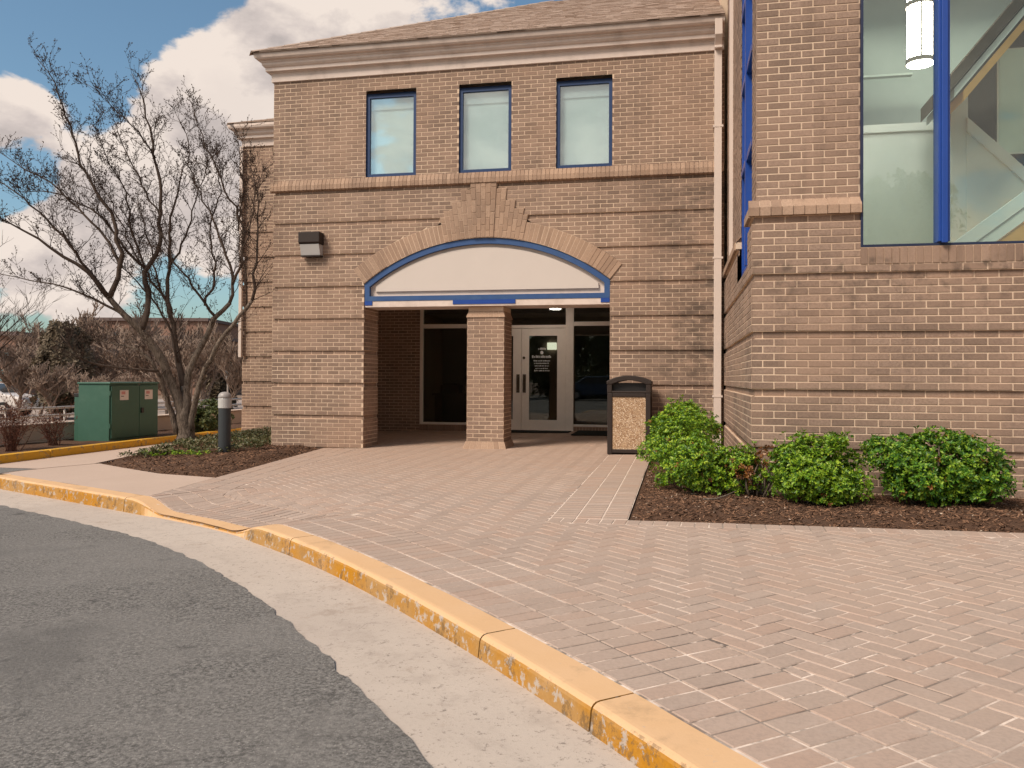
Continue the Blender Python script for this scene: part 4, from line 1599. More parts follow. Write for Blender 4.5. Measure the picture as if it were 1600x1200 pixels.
# downspout
ds = MB()
ds.box(7.325, 7.435, -0.125, -0.04, 0.1, 6.18)
ds.box(7.325, 7.435, -0.20, -0.04, 6.18, 6.22)
ds.prism([(-0.125, 6.20), (-0.04, 6.20), (-0.10, 6.32), (-0.20, 6.40), (-0.20, 6.60), (-0.26, 6.60), (-0.26, 6.36)], lambda p: (7.325, p[0], p[1]), lambda p: (7.435, p[0], p[1]))
dsp = ds.build('downspout', 'pipe', BLD, fixn=True, bevel=0.006)
st_ = MB()
for z_ in (0.9, 3.0, 5.0):
    st_.box(7.305, 7.455, -0.13, -0.02, z_, z_ + 0.03)
st_.build('strap', 'pipe', dsp)
MB().box(-2.60, -2.53, 3.40, 3.46, 1.6, 6.2).build('downspout', 'pipe', BLD, bevel=0.006)

# set-back left block
lw, br = bricks_course_walls('set_back_wall', (-2.56, 3.5, 0), (1, 0, 0), (0, -1, 0), 0.0, 2.6, -3, 93, lambda c: rec(c) if c < 64 else 0.0, inset=(True, False))
o = br.build('bricks', 'brick', lw); o['kind'] = 'stuff'
sw = MB()
sw.box(-2.545, 0.03, 3.53, 9.0, -0.2, 6.3)
sw.build('set_back_body', 'mortar', BLD)
sw = MB()
sw.box(0.015, 0.5, 0.9, 3.6, -0.2, 6.3)
sw.build('side_wall', 'mortar', BLD)
ax = MB().box(-3.2, -2.3, 9.0, 12.0, -0.3, 1.75); ax.box(-3.25, -2.3, 8.96, 12.0, 1.75, 1.82); ax.box(-3.23, -2.3, 8.97, 12, 0.9, 0.94)
ax.build('annex_wall', 'lightbrick', BLD)
up_body = MB().box(0.05, 7.4, 0.46, 9.0, 3.6, 6.5).build('upper_body', 'mortar', BLD)

# ---- wing
WX, WY = 7.478, -4.866
wing_collect = []
WWIN = (8.445 - WX, 13.4 - WX)
wz0, wz1 = 2.40, 7.2
wexc = [lambda z: (WWIN if 2.27 < z < wz1 else None)]
wv, br = bricks_course_walls('wing_front_wall', (WX, WY, 0), (1, 0, 0), (0, -1, 0), 0.0, 6.0, -3, 40, rec, wexc, collect=wing_collect, inset=(True, False))
ret, br2 = bricks_course_walls('wing_side_wall', (WX, WY, 0), (0, 1, 0), (-1, 0, 0), 0.0, -WY + 0.0, -3, 40, rec, [lambda z: ((0.53, 2.05) if z > 2.34 else None)], inset=(True, False), phase=0.1016)
upc = []
wu, br3 = bricks_course_walls('wing_upper_wall', (WX + 0.045, WY + 0.045, 0), (1, 0, 0), (0, -1, 0), 0.0, 6.0, 42, 118, lambda c: 0.0, [lambda z: ((WWIN[0] - 0.045, WWIN[1]) if z < wz1 else None)], collect=upc)
wr, br4 = bricks_course_walls('wing_upper_side', (WX + 0.045, WY + 0.045, 0), (0, 1, 0), (-1, 0, 0), 0.0, -WY, 42, 118, lambda c: 0.0, [lambda z: ((0.485, 2.01) if z < 7.2 else None)], phase=0.1016)
for w_, b_ in ((ret, br2), (wr, br4)):
    o = b_.build('bricks', 'brick', w_); o['kind'] = 'stuff'
allc = [(c, wv, br) for c, _ in wing_collect] + [(c, wu, br3) for c, _ in upc]
sc = []
for k, (c, w_, b_) in enumerate(allc):
    iv = in_view(c)
    if iv and iv[1] < 735:
        sc.append((iv[2] + (3.0 if iv[1] > 690 else 0), k))
sc.sort()
solo = set(k for _, k in sc[:300])
um = MB()
brick_piece(um, lambda u, z, n: (u, -n, z), False, [(-0.0966, -0.0289), (0.0966, -0.0289), (0.0966, 0.0289), (-0.0966, 0.0289)], 0.0)
brick_me = um.mesh('brick'); brick_me.materials.append(MT['brick'])
for k, (c, w_, b_) in enumerate(allc):
    if k in solo:
        link('brick', brick_me, w_, (c[0], c[1] + random.uniform(-0.0012, 0.0012), c[2]))
    else:
        hw, hh = 0.0966, 0.0289
        brick_piece(b_, lambda u, z, n, c=c: (c[0] + u, c[1] - n, c[2] + z), False, [(-hw, -hh), (hw, -hh), (hw, hh), (-hw, hh)], 0.0)
for w_, b_ in ((wv, br), (wu, br3)):
    o = b_.build('bricks', 'brick', w_); o['kind'] = 'stuff'

# sill courses of the wing
ws = MB()
ws.box(WX - 0.012, 8.44, WY - 0.012, WY + 0.2, 2.722, 2.80)
ws.add([(WX - 0.012, WY - 0.012, 2.80), (8.44, WY - 0.012, 2.80), (8.44, WY + 0.045, 2.862), (WX + 0.04, WY + 0.045, 2.862)], [(0, 1, 2, 3)])
for ya, yb in ((WY + 0.0, WY + 0.53), (WY + 2.05, -0.01)):
    ws.box(WX - 0.012, WX + 0.2, ya, yb, 2.722, 2.80)
    ws.add([(WX - 0.012, ya - 0.012, 2.80), (WX + 0.045, ya + (0.045 if ya < WY + 0.1 else 0), 2.862), (WX + 0.045, yb, 2.862), (WX - 0.012, yb, 2.80)], [(0, 1, 2, 3)])
wsill = ws.build('wing_string_course', 'mortar', BLD)
wprof = [(-0.03, 2.712), (0.028, 2.712), (0.028, 2.790), (-0.043, 2.870), (-0.08, 2.870)]
sm_ = MB(); sm_.prism(wprof, lambda p: (0.0, -p[0], p[1]), lambda p: (0.0945, -p[0], p[1]))
sil_me = sm_.mesh('band_brick'); sil_me.materials.append(MT['lightbrick'])
bm = bmesh.new(); bm.from_mesh(sil_me); bmesh.ops.recalc_face_normals(bm, faces=bm.faces); bm.to_mesh(sil_me); bm.free()
x = WX - 0.026
while x < 8.36:
    link('band_brick', sil_me, wsill, (x, WY + random.uniform(-0.002, 0.002), random.uniform(-0.0015, 0.0015)))
    x += 0.1003
y = WY + 0.075
while y < -0.1:
    if not (WY + 0.5 < y < WY + 2.05):
        link('band_brick', sil_me, wsill, mat=Matrix.Translation((WX, y + 0.0945, 0)) @ Matrix.Rotation(-math.pi / 2, 4, 'Z'))
    y += 0.1003
s2 = MB().box(8.435, 13.3, WY + 0.002, WY + 0.2, 2.225, 2.392).build('window_sill', 'mortar', BLD)
x = 8.44
me_ = None
while x < 11.4:
    if me_ is None:
        q = MB().box(0.003, 0.0615, -0.006, 0.05, 0.0, 0.148).build('sill_brick', 'brick', s2); me_ = q.data
        q.location = (x, WY, 2.240)
    else:
        link('sill_brick', me_, s2, (x, WY + random.uniform(-0.003, 0.002), 2.240))
    x += 0.068

# wing front window: thin dark-blue frame, deep mullions
wf = MB()
wf.box(8.445, 8.466, WY + 0.0, WY + 0.12, 2.395, wz1)
wf.box(8.466, 13.4, WY + 0.0, WY + 0.12, 2.395, 2.416)
wf.box(8.466, 13.4, WY + 0.0, WY + 0.12, wz1 - 0.05, wz1)
wwin = wf.build('lobby_window', 'bluedark', BLD)
mull = [9.144, 10.35, 11.56, 12.77]
for xm in mull:
    mm = MB().box(xm - 0.048, xm + 0.048, WY - 0.03, WY + 0.13, 2.425, wz1 - 0.05)
    mm.box(xm - 0.026, xm + 0.026, WY - 0.055, WY - 0.03, 2.41, wz1 - 0.05)
    mm.build('mullion', 'bluebright', wwin, bevel=0.005)
edges = [8.466] + mull + [13.4]
for a, b in zip(edges[:-1], edges[1:]):
    MB().box(a + (0.04 if a > 8.5 else 0), b - 0.04, WY + 0.055, WY + 0.065, 2.42, wz1 - 0.045).build('pane', 'glasswing', wwin)
# side window
y0, y1 = WY + 0.53, WY + 2.05
sf2 = MB()
sx0, sx1 = WX + 0.055, WX + 0.16
sf2.box(sx0, sx1, y0, y0 + 0.07, 2.345, 7.2); sf2.box(sx0, sx1, y1 - 0.07, y1, 2.345, 7.2)
sf2.box(sx0, sx1, y0 + 0.07, y1 - 0.07, 2.345, 2.42)
for z_ in (3.55, 4.52, 5.40, 6.3):
    sf2.box(sx0 - 0.01, sx1, y0 + 0.07, y1 - 0.07, z_, z_ + 0.07)
sf2.box(sx0 - 0.02, sx1, (y0 + y1) / 2 - 0.04, (y0 + y1) / 2 + 0.04, 2.42, 7.2)
sw_ = sf2.build('side_window', 'bluebright', BLD)
MB().box(WX + 0.10, WX + 0.106, y0 + 0.06, y1 - 0.06, 2.41, 7.19).build('pane', 'glasswing', sw_)
MB().box(WX + 0.0, WX + 0.054, -1.32, -1.20, 2.87, 7.9).build('corner_trim', 'pipe', BLD)

# wing lobby interior
li = MB()
li.box(WX + 0.19, 13.6, 0.6, 0.7, 0.0, 7.9)                            # far wall
li.box(13.5, 13.6, WY + 0.2, 0.6, 0.0, 7.9)
li.box(WX + 0.19, WX + 0.22, WY + 2.1, 0.6, 0.0, 7.9)
li.build('lobby_wall', 'lobbygrey', BLD)
MB().box(WX + 0.2, 13.5, WY + 0.2, 0.6, -0.1, 0.02).build('lobby_floor', 'lobby', BLD)
lc = MB(); lc.box(WX + 0.16, 13.6, WY + 0.14, WY + 0.9, 7.25, 7.35); lc.box(WX + 0.16, 13.6, 0.0, 0.7, 7.25, 7.35)
lc.box(WX + 0.16, WX + 0.6, WY + 0.9, 0.0, 7.25, 7.35); lc.box(13.0, 13.6, WY + 0.9, 0.0, 7.25, 7.35)
lc.build('lobby_ceiling', 'lobbywhite', BLD)
MB().box(WX + 0.6, 13.0, WY + 0.9, 0.0, 8.262, 8.275).build('added_skylight', 'glasswing', BLD)  # unseen roof opening, added to let daylight into the lobby
sw2 = MB(); sw2.box(WX + 0.55, WX + 0.6, WY + 0.9, 0.0, 7.35, 8.0); sw2.box(13.0, 13.05, WY + 0.9, 0.0, 7.35, 8.0); sw2.box(WX + 0.6, 13.0, -0.0, 0.05, 7.35, 8.0); sw2.box(WX + 0.6, 13.0, WY + 0.85, WY + 0.9, 7.35, 8.0)
sw2.build('added_skylight_well', 'lobbywhite', BLD)
bal = MB().box(WX + 0.22, 10.24, -1.45, -1.35, 0.02, 4.40)
balc = bal.build('balcony_wall', 'lobby', BLD)
MB().box(WX + 0.22, 10.26, -1.50, -1.30, 4.40, 4.50).build('ledge', 'lobbywhite', balc)
MB().box(WX + 0.22, 10.2, 0.2, 0.3, 5.72, 5.75).build('picture_rail', 'lobby', balc)
pier = MB().box(10.05, 10.24, -2.05, -1.5, 0.02, 4.64).build('lobby_pier', 'lobby', BLD)
# stair: lower flight with white string and oak treads rising to the right, upper bulkhead
stair = empty('lobby_stair'); stair.parent = BLD
def slab(x0, z0, x1, z1, th, ya, yb, name, mat, par=stair):
    return MB().prism([(x0, z0), (x1, z1), (x1, z1 - th), (x0, z0 - th)], lambda p: (p[0], ya, p[1]), lambda p: (p[0], yb, p[1])).build(name, mat, par, fixn=True)
slab(9.30, 2.33, 11.9, 4.32, 0.17, -3.06, -2.98, 'white_string', 'lobbywhite')
slab(9.30, 2.155, 11.9, 4.145, 0.15, -3.04, -2.99, 'lower_string', 'lobby')
slab(9.4, 2.06, 12.0, 4.06, 0.6, -3.02, -1.6, 'oak_soffit', 'oak')
slab(10.22, 4.36, 12.0, 2.55, 0.17, -2.10, -2.0, 'white_string', 'lobbywhite')
MB().prism([(10.22, 4.2), (12.0, 2.4), (12.0, 0.02), (10.22, 0.02)], lambda p: (p[0], -2.06, p[1]), lambda p: (p[0], -2.0, p[1])).build('stair_wall', 'lobby', stair, fixn=True)
slab(9.72, 4.52, 12.2, 7.55, 0.17, -3.05, -2.0, 'bulkhead_fascia', 'lobbybrown')
slab(9.80, 4.42, 12.2, 7.36, 0.10, -3.0, -1.95, 'oak_trim', 'lobbywhite')
slab(9.90, 4.40, 12.2, 7.22, 0.12, -2.98, -1.9, 'oak_band', 'oak')
MB().prism([(10.22, 4.70), (12.2, 7.15), (12.2, 2.6), (10.22, 4.45)], lambda p: (p[0], -1.92, p[1]), lambda p: (p[0], -1.86, p[1])).build('bulkhead_wall', 'lobbybrown', stair, fixn=True)
MB().box(10.62, 11.4, -1.94, -1.925, 3.95, 5.2).build('inner_window', 'glasswing', stair)
MB().box(10.60, 11.42, -1.938, -1.922, 3.93, 5.22).build('inner_window_backing', 'blind', stair)

# wing roof and hidden sides
wr_ = MB(); wr_.box(WX - 0.25, 13.9, WY - 0.25, WY + 0.9, 8.0, 8.25); wr_.box(WX - 0.25, 13.9, 0.0, 6.0, 8.0, 8.25)
wr_.box(WX - 0.25, WX + 0.6, WY + 0.9, 0.0, 8.0, 8.25); wr_.box(13.0, 13.9, WY + 0.9, 0.0, 8.0, 8.25)
wr_.build('wing_roof', 'trim', BLD)
MB().box(13.6, 13.7, WY + 0.01, 0.7, -0.2, 8.0).build('wing_end_wall', 'mortar', BLD)
MB().box(7.45, 13.6, 0.75, 6, -0.2, 8.0).build('wing_body', 'mortar', BLD)
# pendant lamp
PLX, PLY, PLZ = 9.45, -3.0, 4.72
plamp = empty('pendant_lamp', (PLX, PLY, PLZ)); tag(plamp, 'lit cylindrical white pendant lamp behind the tall lobby window', 'lamp')
rel(MB().lathe([(0.12, -0.012), (0.136, -0.008), (0.136, 1.0), (0.12, 1.01)], (PLX, PLY, PLZ), 32).build('shade', 'lampglow', smooth=False), plamp)
for z_ in (0.0, 0.64, 0.97):
    ring = MB()
    for a_ in range(32):
        t0_, t1_ = a_ * math.pi / 16, (a_ + 1) * math.pi / 16
        q_ = [(PLX + r_c * math.cos(t_), PLY + r_c * math.sin(t_), PLZ + z_ + dz_) for t_ in (t0_, t1_) for r_c, dz_ in ((0.1375, 0.0), (0.149, 0.0), (0.149, 0.05), (0.1375, 0.05))]
        ring.add(q_, [(0, 4, 5, 1), (1, 5, 6, 2), (2, 6, 7, 3)])
    rel(ring.build('ring', 'trim'), plamp)
for k in range(6):
    a = k * math.pi / 3 + 0.35
    px_, py_ = PLX + 0.141 * math.cos(a), PLY + 0.141 * math.sin(a)
    rel(MB().box(px_ - 0.009, px_ + 0.009, py_ - 0.009, py_ + 0.009, PLZ, PLZ + 1.0).build('rib', 'trim'), plamp)
rel(MB().tube([(PLX, PLY, PLZ + 1.0), (PLX, PLY, 7.25)], [0.012, 0.012], 8).build('stem', 'trim'), plamp)

# ------------------------------------------------------------------ things round the entrance
# wall light
wlt = empty('wall_light', (0.74, 0, 3.2)); tag(wlt, 'boxy wall light with dark hood and pale lens left of the arch', 'wall light')
rel(MB().prism([(0.0, 3.40), (-0.16, 3.40), (-0.19, 3.43), (-0.19, 3.60), (0.0, 3.60)], lambda p: (0.56, p[0], p[1]), lambda p: (0.935, p[0], p[1])).build('housing', 'canframe', fixn=True, bevel=0.006), wlt)
rel(MB().prism([(-0.005, 3.22), (-0.11, 3.22), (-0.165, 3.398), (-0.005, 3.398)], lambda p: (0.575, p[0], p[1]), lambda p: (0.92, p[0], p[1])).build('lens', 'lens', fixn=True, bevel=0.004), wlt)
rel(MB().box(0.57, 0.925, -0.115, -0.003, 3.20, 3.219).build('bottom_frame', 'canframe'), wlt)

# trash can
TX0, TX1, TY0, TY1 = 5.775, 6.405, -0.76, -0.14
tz = zg(6.1) + 0.0
tc_ = empty('trash_can', (6.09, -0.45, tz)); tag(tc_, 'brown framed trash can with pebbled tan panels beside the shrub', 'trash can')
b = MB()
pw = 0.072
for x0 in (TX0, TX1 - pw):
    for y0 in (TY0, TY1 - pw):
        b.box(x0, x0 + pw, y0, y0 + pw, tz + 0.0, tz + 0.90)
for z0, z1 in ((0.02, 0.075), (0.845, 0.90)):
    b.box(TX0 + pw, TX1 - pw, TY0 + 0.004, TY0 + pw, tz + z0, tz + z1); b.box(TX0 + pw, TX1 - pw, TY1 - pw, TY1 - 0.004, tz + z0, tz + z1)
    b.box(TX0 + 0.004, TX0 + pw, TY0 + pw, TY1 - pw, tz + z0, tz + z1); b.box(TX1 - pw, TX1 - 0.004, TY0 + pw, TY1 - pw, tz + z0, tz + z1)
rel(b.build('frame', 'canframe', bevel=0.008), tc_)
for args in ((TX0 + pw, TX1 - pw, TY0 + 0.018, TY0 + 0.05), (TX0 + pw, TX1 - pw, TY1 - 0.05, TY1 - 0.018), (TX0 + 0.018, TX0 + 0.05, TY0 + pw, TY1 - pw), (TX1 - 0.05, TX1 - 0.018, TY0 + pw, TY1 - pw)):
    rel(MB().box(*args, tz + 0.076, tz + 0.844).build('panel', 'aggregate'), tc_)
# hood: sides, rails and a curved roof around the openings
hd = MB()
for x0 in (TX0 - 0.004, TX1 - pw + 0.004):
    for y0 in (TY0 - 0.004, TY1 - pw + 0.004):
        hd.box(x0, x0 + pw, y0, y0 + pw, tz + 0.903, tz + 1.075)
hd.box(TX0 + 0.06, TX1 - 0.06, TY0 + 0.0, TY0 + 0.05, tz + 0.903, tz + 0.932); hd.box(TX0 + 0.06, TX1 - 0.06, TY1 - 0.05, TY1, tz + 0.903, tz + 0.932)
hd.box(TX0 - 0.002, TX0 + 0.04, TY0 + 0.06, TY1 - 0.06, tz + 0.903, tz + 1.07); hd.box(TX1 - 0.04, TX1 + 0.002, TY0 + 0.06, TY1 - 0.06, tz + 0.903, tz + 1.07)
hood = rel(hd.build('hood', 'canframe', bevel=0.008), tc_)
nseg = 14
arcp = []
for k in range(nseg + 1):
    t = -1 + 2 * k / nseg
    arcp.append((6.09 + t * 0.328, 1.075 + 0.085 * (1 - abs(t) ** 2.2)))
poly = [(6.09 - 0.328, 1.03)] + arcp + [(6.09 + 0.328, 1.03)] + [(6.09 + 0.25, 1.03)] + [(6.09 + t * 0.25, 1.03 + 0.06 * (1 - t * t)) for t in (0.6, 0.2, -0.2, -0.6)] + [(6.09 - 0.25, 1.03)]
lm = MB()
lm.prism(poly, lambda p: (p[0], TY0 - 0.012, tz + p[1]), lambda p: (p[0], TY1 + 0.012, tz + p[1]))
rel(lm.build('lid', 'canframe', fixn=True, bevel=0.01), tc_)
rel(MB().box(TX0 + 0.06, TX1 - 0.06, TY0 + 0.07, TY1 - 0.07, tz + 0.08, tz + 1.05).build('liner_dark_fill', 'black'), tc_)  # black liner block carried up into the hood, standing in for the opening's shade

# door mats
o = MB().box(3.25, 4.55, 4.0, 4.62, zg(3.9) + 0.002, zg(3.9) + 0.022).build('door_mat', 'mat', bevel=0.006); tag(o, 'dark rubber door mat in front of the glazed entrance door', 'door mat')
o = MB().box(4.72, 5.9, 3.2, 4.5, zg(5.3) + 0.004, zg(5.3) + 0.024).build('door_mat', 'mat', bevel=0.006); tag(o, 'dark mat on the porch floor behind the trash can', 'door mat')

# bollard
bo = Vector((0.05, -1.55, zg(0) + 0.02))
bl = empty('bollard_light', bo); tag(bl, 'dark grey bollard light with domed cap in the tree bed', 'bollard')
rel(MB().lathe([(0.092, -0.06), (0.092, 0.70), (0.085, 0.705)], bo, 24).build('post', 'bollard', smooth=False), bl)
rel(MB().lathe([(0.10, -0.05), (0.10, 0.012), (0.093, 0.02)], bo, 24).build('base_ring', 'bollard'), bl)
rel(MB().lathe([(0.088, 0.705), (0.098, 0.71), (0.098, 0.85), (0.092, 0.86)], bo, 24).build('lens', 'lens', smooth=False), bl)
rel(MB().lathe([(0.098, 0.86), (0.10, 0.875), (0.092, 0.91), (0.07, 0.938), (0.035, 0.952), (0.004, 0.956)], bo, 24).build('cap', 'cap', smooth=True), bl)

# electrical cabinet
CX0, CX1, CY0, CY1 = -4.92, -4.22, 1.40, 2.93
cz0 = zg(-4.5) - 0.01
cb = empty('electrical_cabinet', (-4.57, 2.16, cz0)); tag(cb, 'green metal electrical cabinet with two doors behind the yellow kerb', 'cabinet')
b = MB().box(CX0, CX1, CY0, CY1, cz0 - 0.05, cz0 + 1.12); b.box(CX0 - 0.02, CX1 + 0.03, CY0 - 0.02, CY1 + 0.02, cz0 + 1.12, cz0 + 1.16)
rel(b.build('body', 'cabinet', bevel=0.01), cb)
ym = CY0 + 0.88
for k, (a, b_) in enumerate(((CY0 + 0.03, ym - 0.006), (ym + 0.006, CY1 - 0.03))):
    d = rel(MB().box(CX1 + 0.002, CX1 + 0.03, a, b_, cz0 + 0.04, cz0 + 1.09).build('door', 'cabinet', bevel=0.006), cb)
    yc = (CY0 + 0.40) if k == 0 else (ym + 0.30)
    lb = MB().box(CX1 + 0.031, CX1 + 0.034, yc - 0.13, yc + 0.13, cz0 + 0.80, cz0 + 1.0).build('warning_label', 'cablabel'); rel(lb, d)
    mk_ = MB().add([(CX1 + 0.0355, yc - 0.09, cz0 + 0.915), (CX1 + 0.0355, yc + 0.03, cz0 + 0.915), (CX1 + 0.0355, yc + 0.03, cz0 + 0.975), (CX1 + 0.0355, yc - 0.09, cz0 + 0.975)], [(0, 1, 2, 3)])
    rel(mk_.build('label_red_mark', 'labelred'), d)
    mk_ = MB().add([(CX1 + 0.0355, yc - 0.10, cz0 + 0.87), (CX1 + 0.0355, yc - 0.01, cz0 + 0.87), (CX1 + 0.0355, yc - 0.01, cz0 + 0.885), (CX1 + 0.0355, yc - 0.10, cz0 + 0.885)], [(0, 1, 2, 3)])
    rel(mk_.build('label_text', 'black'), d)
    if k == 1:
        rel(MB().box(CX1 + 0.03, CX1 + 0.06, ym + 0.04, ym + 0.12, cz0 + 0.52, cz0 + 0.63).build('handle', 'black', bevel=0.006), d)
for zz in (0.25, 0.9):
    rel(MB().box(CX1 + 0.0, CX1 + 0.02, CY0 + 0.0, CY0 + 0.028, cz0 + zz, cz0 + zz + 0.09).build('hinge', 'cabinet'), cb)
rel(MB().box(CX0 - 0.30, CX0 - 0.004, CY0 + 0.25, CY0 + 0.85, cz0 - 0.05, cz0 + 0.86).build('side_box', 'cabinet', bevel=0.008), cb)
rel(MB().box(CX0 - 0.31, CX0 - 0.004, CY0 + 0.24, CY0 + 0.86, cz0 + 0.861, cz0 + 0.93).build('side_box_lid', 'black', bevel=0.008), cb)

# low wall and railing
lwm = MB()
lwm.box(-5.72, -5.5, -6.0, 9.2, -0.9, 0.20); lwm.box(-5.75, -5.47, -6.0, 9.2, 0.20, 0.235)
lwo = lwm.build('low_wall', 'wallconc', bevel=0.012); tag(lwo, 'low pale concrete wall behind the green cabinet', 'wall')
rl = empty('metal_railing', (-5.95, 1, -0.62)); tag(rl, 'pale metal railing with two rails above the low wall', 'railing')
for z_ in (0.50, 0.34):
    rel(MB().tube([(-5.95, -6, z_), (-5.95, 9.4, z_ + 0.02)], [0.026, 0.026], 8).build('rail', 'rail', smooth=True), rl)
y = -5.5
while y < 9.4:
    rel(MB().tube([(-5.95, y, -0.62), (-5.95, y, 0.5)], [0.02, 0.02], 8).build('post', 'rail', smooth=True), rl)
    y += 1.55


# ------------------------------------------------------------------ plants
def leafset(pts, mb, rnd, size, k=6, updir=0.5):
    """rosettes of small leaves: pts = (position, outward normal)"""
    for p, n in pts:
        n = n.normalized()
        t = n.orthogonal().normalized(); b = n.cross(t)
        a0 = rnd.uniform(0, 6.28)
        kk = k + rnd.choice((-1, 0, 1))
        for i in range(kk):
            a = a0 + 6.283 * i / kk + rnd.uniform(-0.3, 0.3)
            out = (t * math.cos(a) + b * math.sin(a))
            el = rnd.uniform(0.15, 0.9)
            d = (out * math.cos(el) + n * math.sin(el)).normalized()
            s = size * rnd.uniform(0.7, 1.25)
            sd_ = d.cross(n); sd_.normalize()
            if sd_.length < 0.5:
                continue
            nn = sd_.cross(d)
            w = s * 0.24
            base = p + d * s * 0.08
            mid = p + d * s * 0.6 + nn * s * 0.06
            tip = p + d * s - nn * s * 0.05
            vs = [base, mid + sd_ * w, tip, mid - sd_ * w]
            mb.add([tuple(v) for v in vs], [(0, 1, 2), (0, 2, 3)])


def shrub(name, label, blobs, n, seed, base, size=0.036, mats=('leaf', 'leafred'), red=0.03, group='evergreen shrubs in the mulch bed', cat='shrub', stems=9, gaps=0.0):
    rnd = random.Random(seed)
    root = empty(name, base); tag(root, label, cat, group)
    blobs = [(c, tuple(v * 0.93 for v in r)) for c, r in blobs]
    A, B = [], []
    tot = sum(b[1][0] * b[1][1] + b[1][0] * b[1][2] for b in blobs)
    for (c, r) in blobs:
        c = Vector(c)
        m_ = int(n * (r[0] * r[1] + r[0] * r[2]) / tot)
        for i in range(int(m_ * 0.75)):
            d = Vector((rnd.gauss(0, 1), rnd.gauss(0, 1), rnd.gauss(0, 1))).normalized()
            lump = 0.93 + 0.24 * mnoise.noise(Vector((d.x * 2.6 + seed, d.y * 2.6, d.z * 2.6))) + 0.22 * mnoise.noise(Vector((d.x * 6, d.y * 6 + seed, d.z * 6)))
            p = c + Vector((d.x * r[0], d.y * r[1], d.z * r[2])) * lump * (1 - abs(rnd.gauss(0, 0.12)))
            if p.z < base[2] + 0.03 or mnoise.noise(p * 5.0 + Vector((seed, 0, 0))) < -0.28 + gaps * 0.25:
                continue
            nn = Vector((d.x / r[0], d.y / r[1], d.z / r[2])).normalized() + Vector((0, 0, 0.5)) + Vector((rnd.uniform(-.4, .4), rnd.uniform(-.4, .4), rnd.uniform(-.3, .3)))
            (B if rnd.random() < red * 0.6 else A).append((p, nn))
        ncl = max(3, int(m_ / 40))
        for _ in range(ncl):
            d = Vector((rnd.gauss(0, 1), rnd.gauss(0, 1), rnd.gauss(0.15, 1))).normalized()
            k_ = rnd.uniform(0.78, 0.98)
            cc = c + Vector((d.x * r[0], d.y * r[1], d.z * r[2])) * k_
            cr_ = rnd.uniform(0.06, 0.12)
            tone = rnd.random()
            for i in range(int(m_ / ncl)):
                e = Vector((rnd.gauss(0, 1), rnd.gauss(0, 1), rnd.gauss(0.35, 1))).normalized()
                p = cc + Vector((e.x * cr_ * 1.15, e.y * cr_ * 1.15, e.z * cr_ * 0.8)) * (1 - abs(rnd.gauss(0, 0.14)))
                if rnd.random() < 0.09:
                    p += (p - c).normalized() * rnd.uniform(0.02, 0.09)
                if p.z < base[2] + 0.02:
                    continue
                nn = e * 0.8 + d * 0.5 + Vector((0, 0, 0.55)) + Vector((rnd.uniform(-.3, .3), rnd.uniform(-.3, .3), rnd.uniform(-.2, .2)))
                redp = red * (3.0 if tone > 0.85 else 0.5)
                (B if rnd.random() < redp else A).append((p, nn))
    mb = MB(); leafset(A, mb, rnd, size)
    o = rel(mb.build('foliage', mats[0]), root); o['kind'] = 'stuff'
    if B and len(mats) > 1:
        mb = MB(); leafset(B, mb, rnd, size * 0.9, 5)
        o = rel(mb.build('bronze_leaves', mats[1]), root); o['kind'] = 'stuff'
    sm = MB()
    for i in range(stems):
        (c, r) = rnd.choice(blobs)
        e = Vector(c) + Vector((rnd.uniform(-.6, .6) * r[0], rnd.uniform(-.6, .6) * r[1], rnd.uniform(-.2, .7) * r[2]))
        b0 = Vector(base) + Vector((rnd.uniform(-.08, .08), rnd.uniform(-.08, .08), -0.03))
        b0 = b0 * 0.5 + Vector((c[0], c[1], base[2] - 0.03)) * 0.5
        md = (b0 + e) * 0.5 + Vector((rnd.uniform(-.08, .08), rnd.uniform(-.08, .08), 0.02))
        sm.tube([b0, md, e], [0.014, 0.010, 0.004], 5)
    o = rel(sm.build('stems', 'bark', smooth=True), root); o['kind'] = 'stuff'
    return root


zb = lambda x: zg(x) + 0.03
shrub('shrub', 'big bushy yellow-green shrub between the trash can and the wing corner',
      [((6.80, -4.55, zb(6.8) + 0.34), (0.36, 0.40, 0.36)), ((6.92, -3.6, zb(6.9) + 0.40), (0.42, 0.60, 0.42)), ((6.85, -2.5, zb(6.9) + 0.38), (0.36, 0.60, 0.40)), ((7.0, -4.95, zb(7) + 0.26), (0.32, 0.30, 0.28)), ((7.28, -5.05, zb(7.2) + 0.24), (0.24, 0.22, 0.22))],
      3400, 11, (6.9, -4.0, zb(6.9)), red=0.035)
shrub('shrub', 'sprawling low shrub with bare bronze twigs at the wing corner',
      [((7.45, -5.12, zb(7.4) + 0.20), (0.17, 0.17, 0.17)), ((7.60, -5.2, zb(7.6) + 0.30), (0.09, 0.09, 0.16))], 260, 5, (7.5, -5.15, zb(7.5)), red=0.45, stems=14, gaps=0.6)
shrub('shrub', 'rounded yellow-green shrub in the middle of the mulch bed',
      [((7.98, -5.45, zb(8) + 0.30), (0.37, 0.32, 0.31)), ((7.82, -5.50, zb(8) + 0.27), (0.27, 0.27, 0.24)), ((8.08, -5.52, zb(8) + 0.17), (0.26, 0.26, 0.20))],
      2000, 23, (7.95, -5.45, zb(8)), red=0.02)
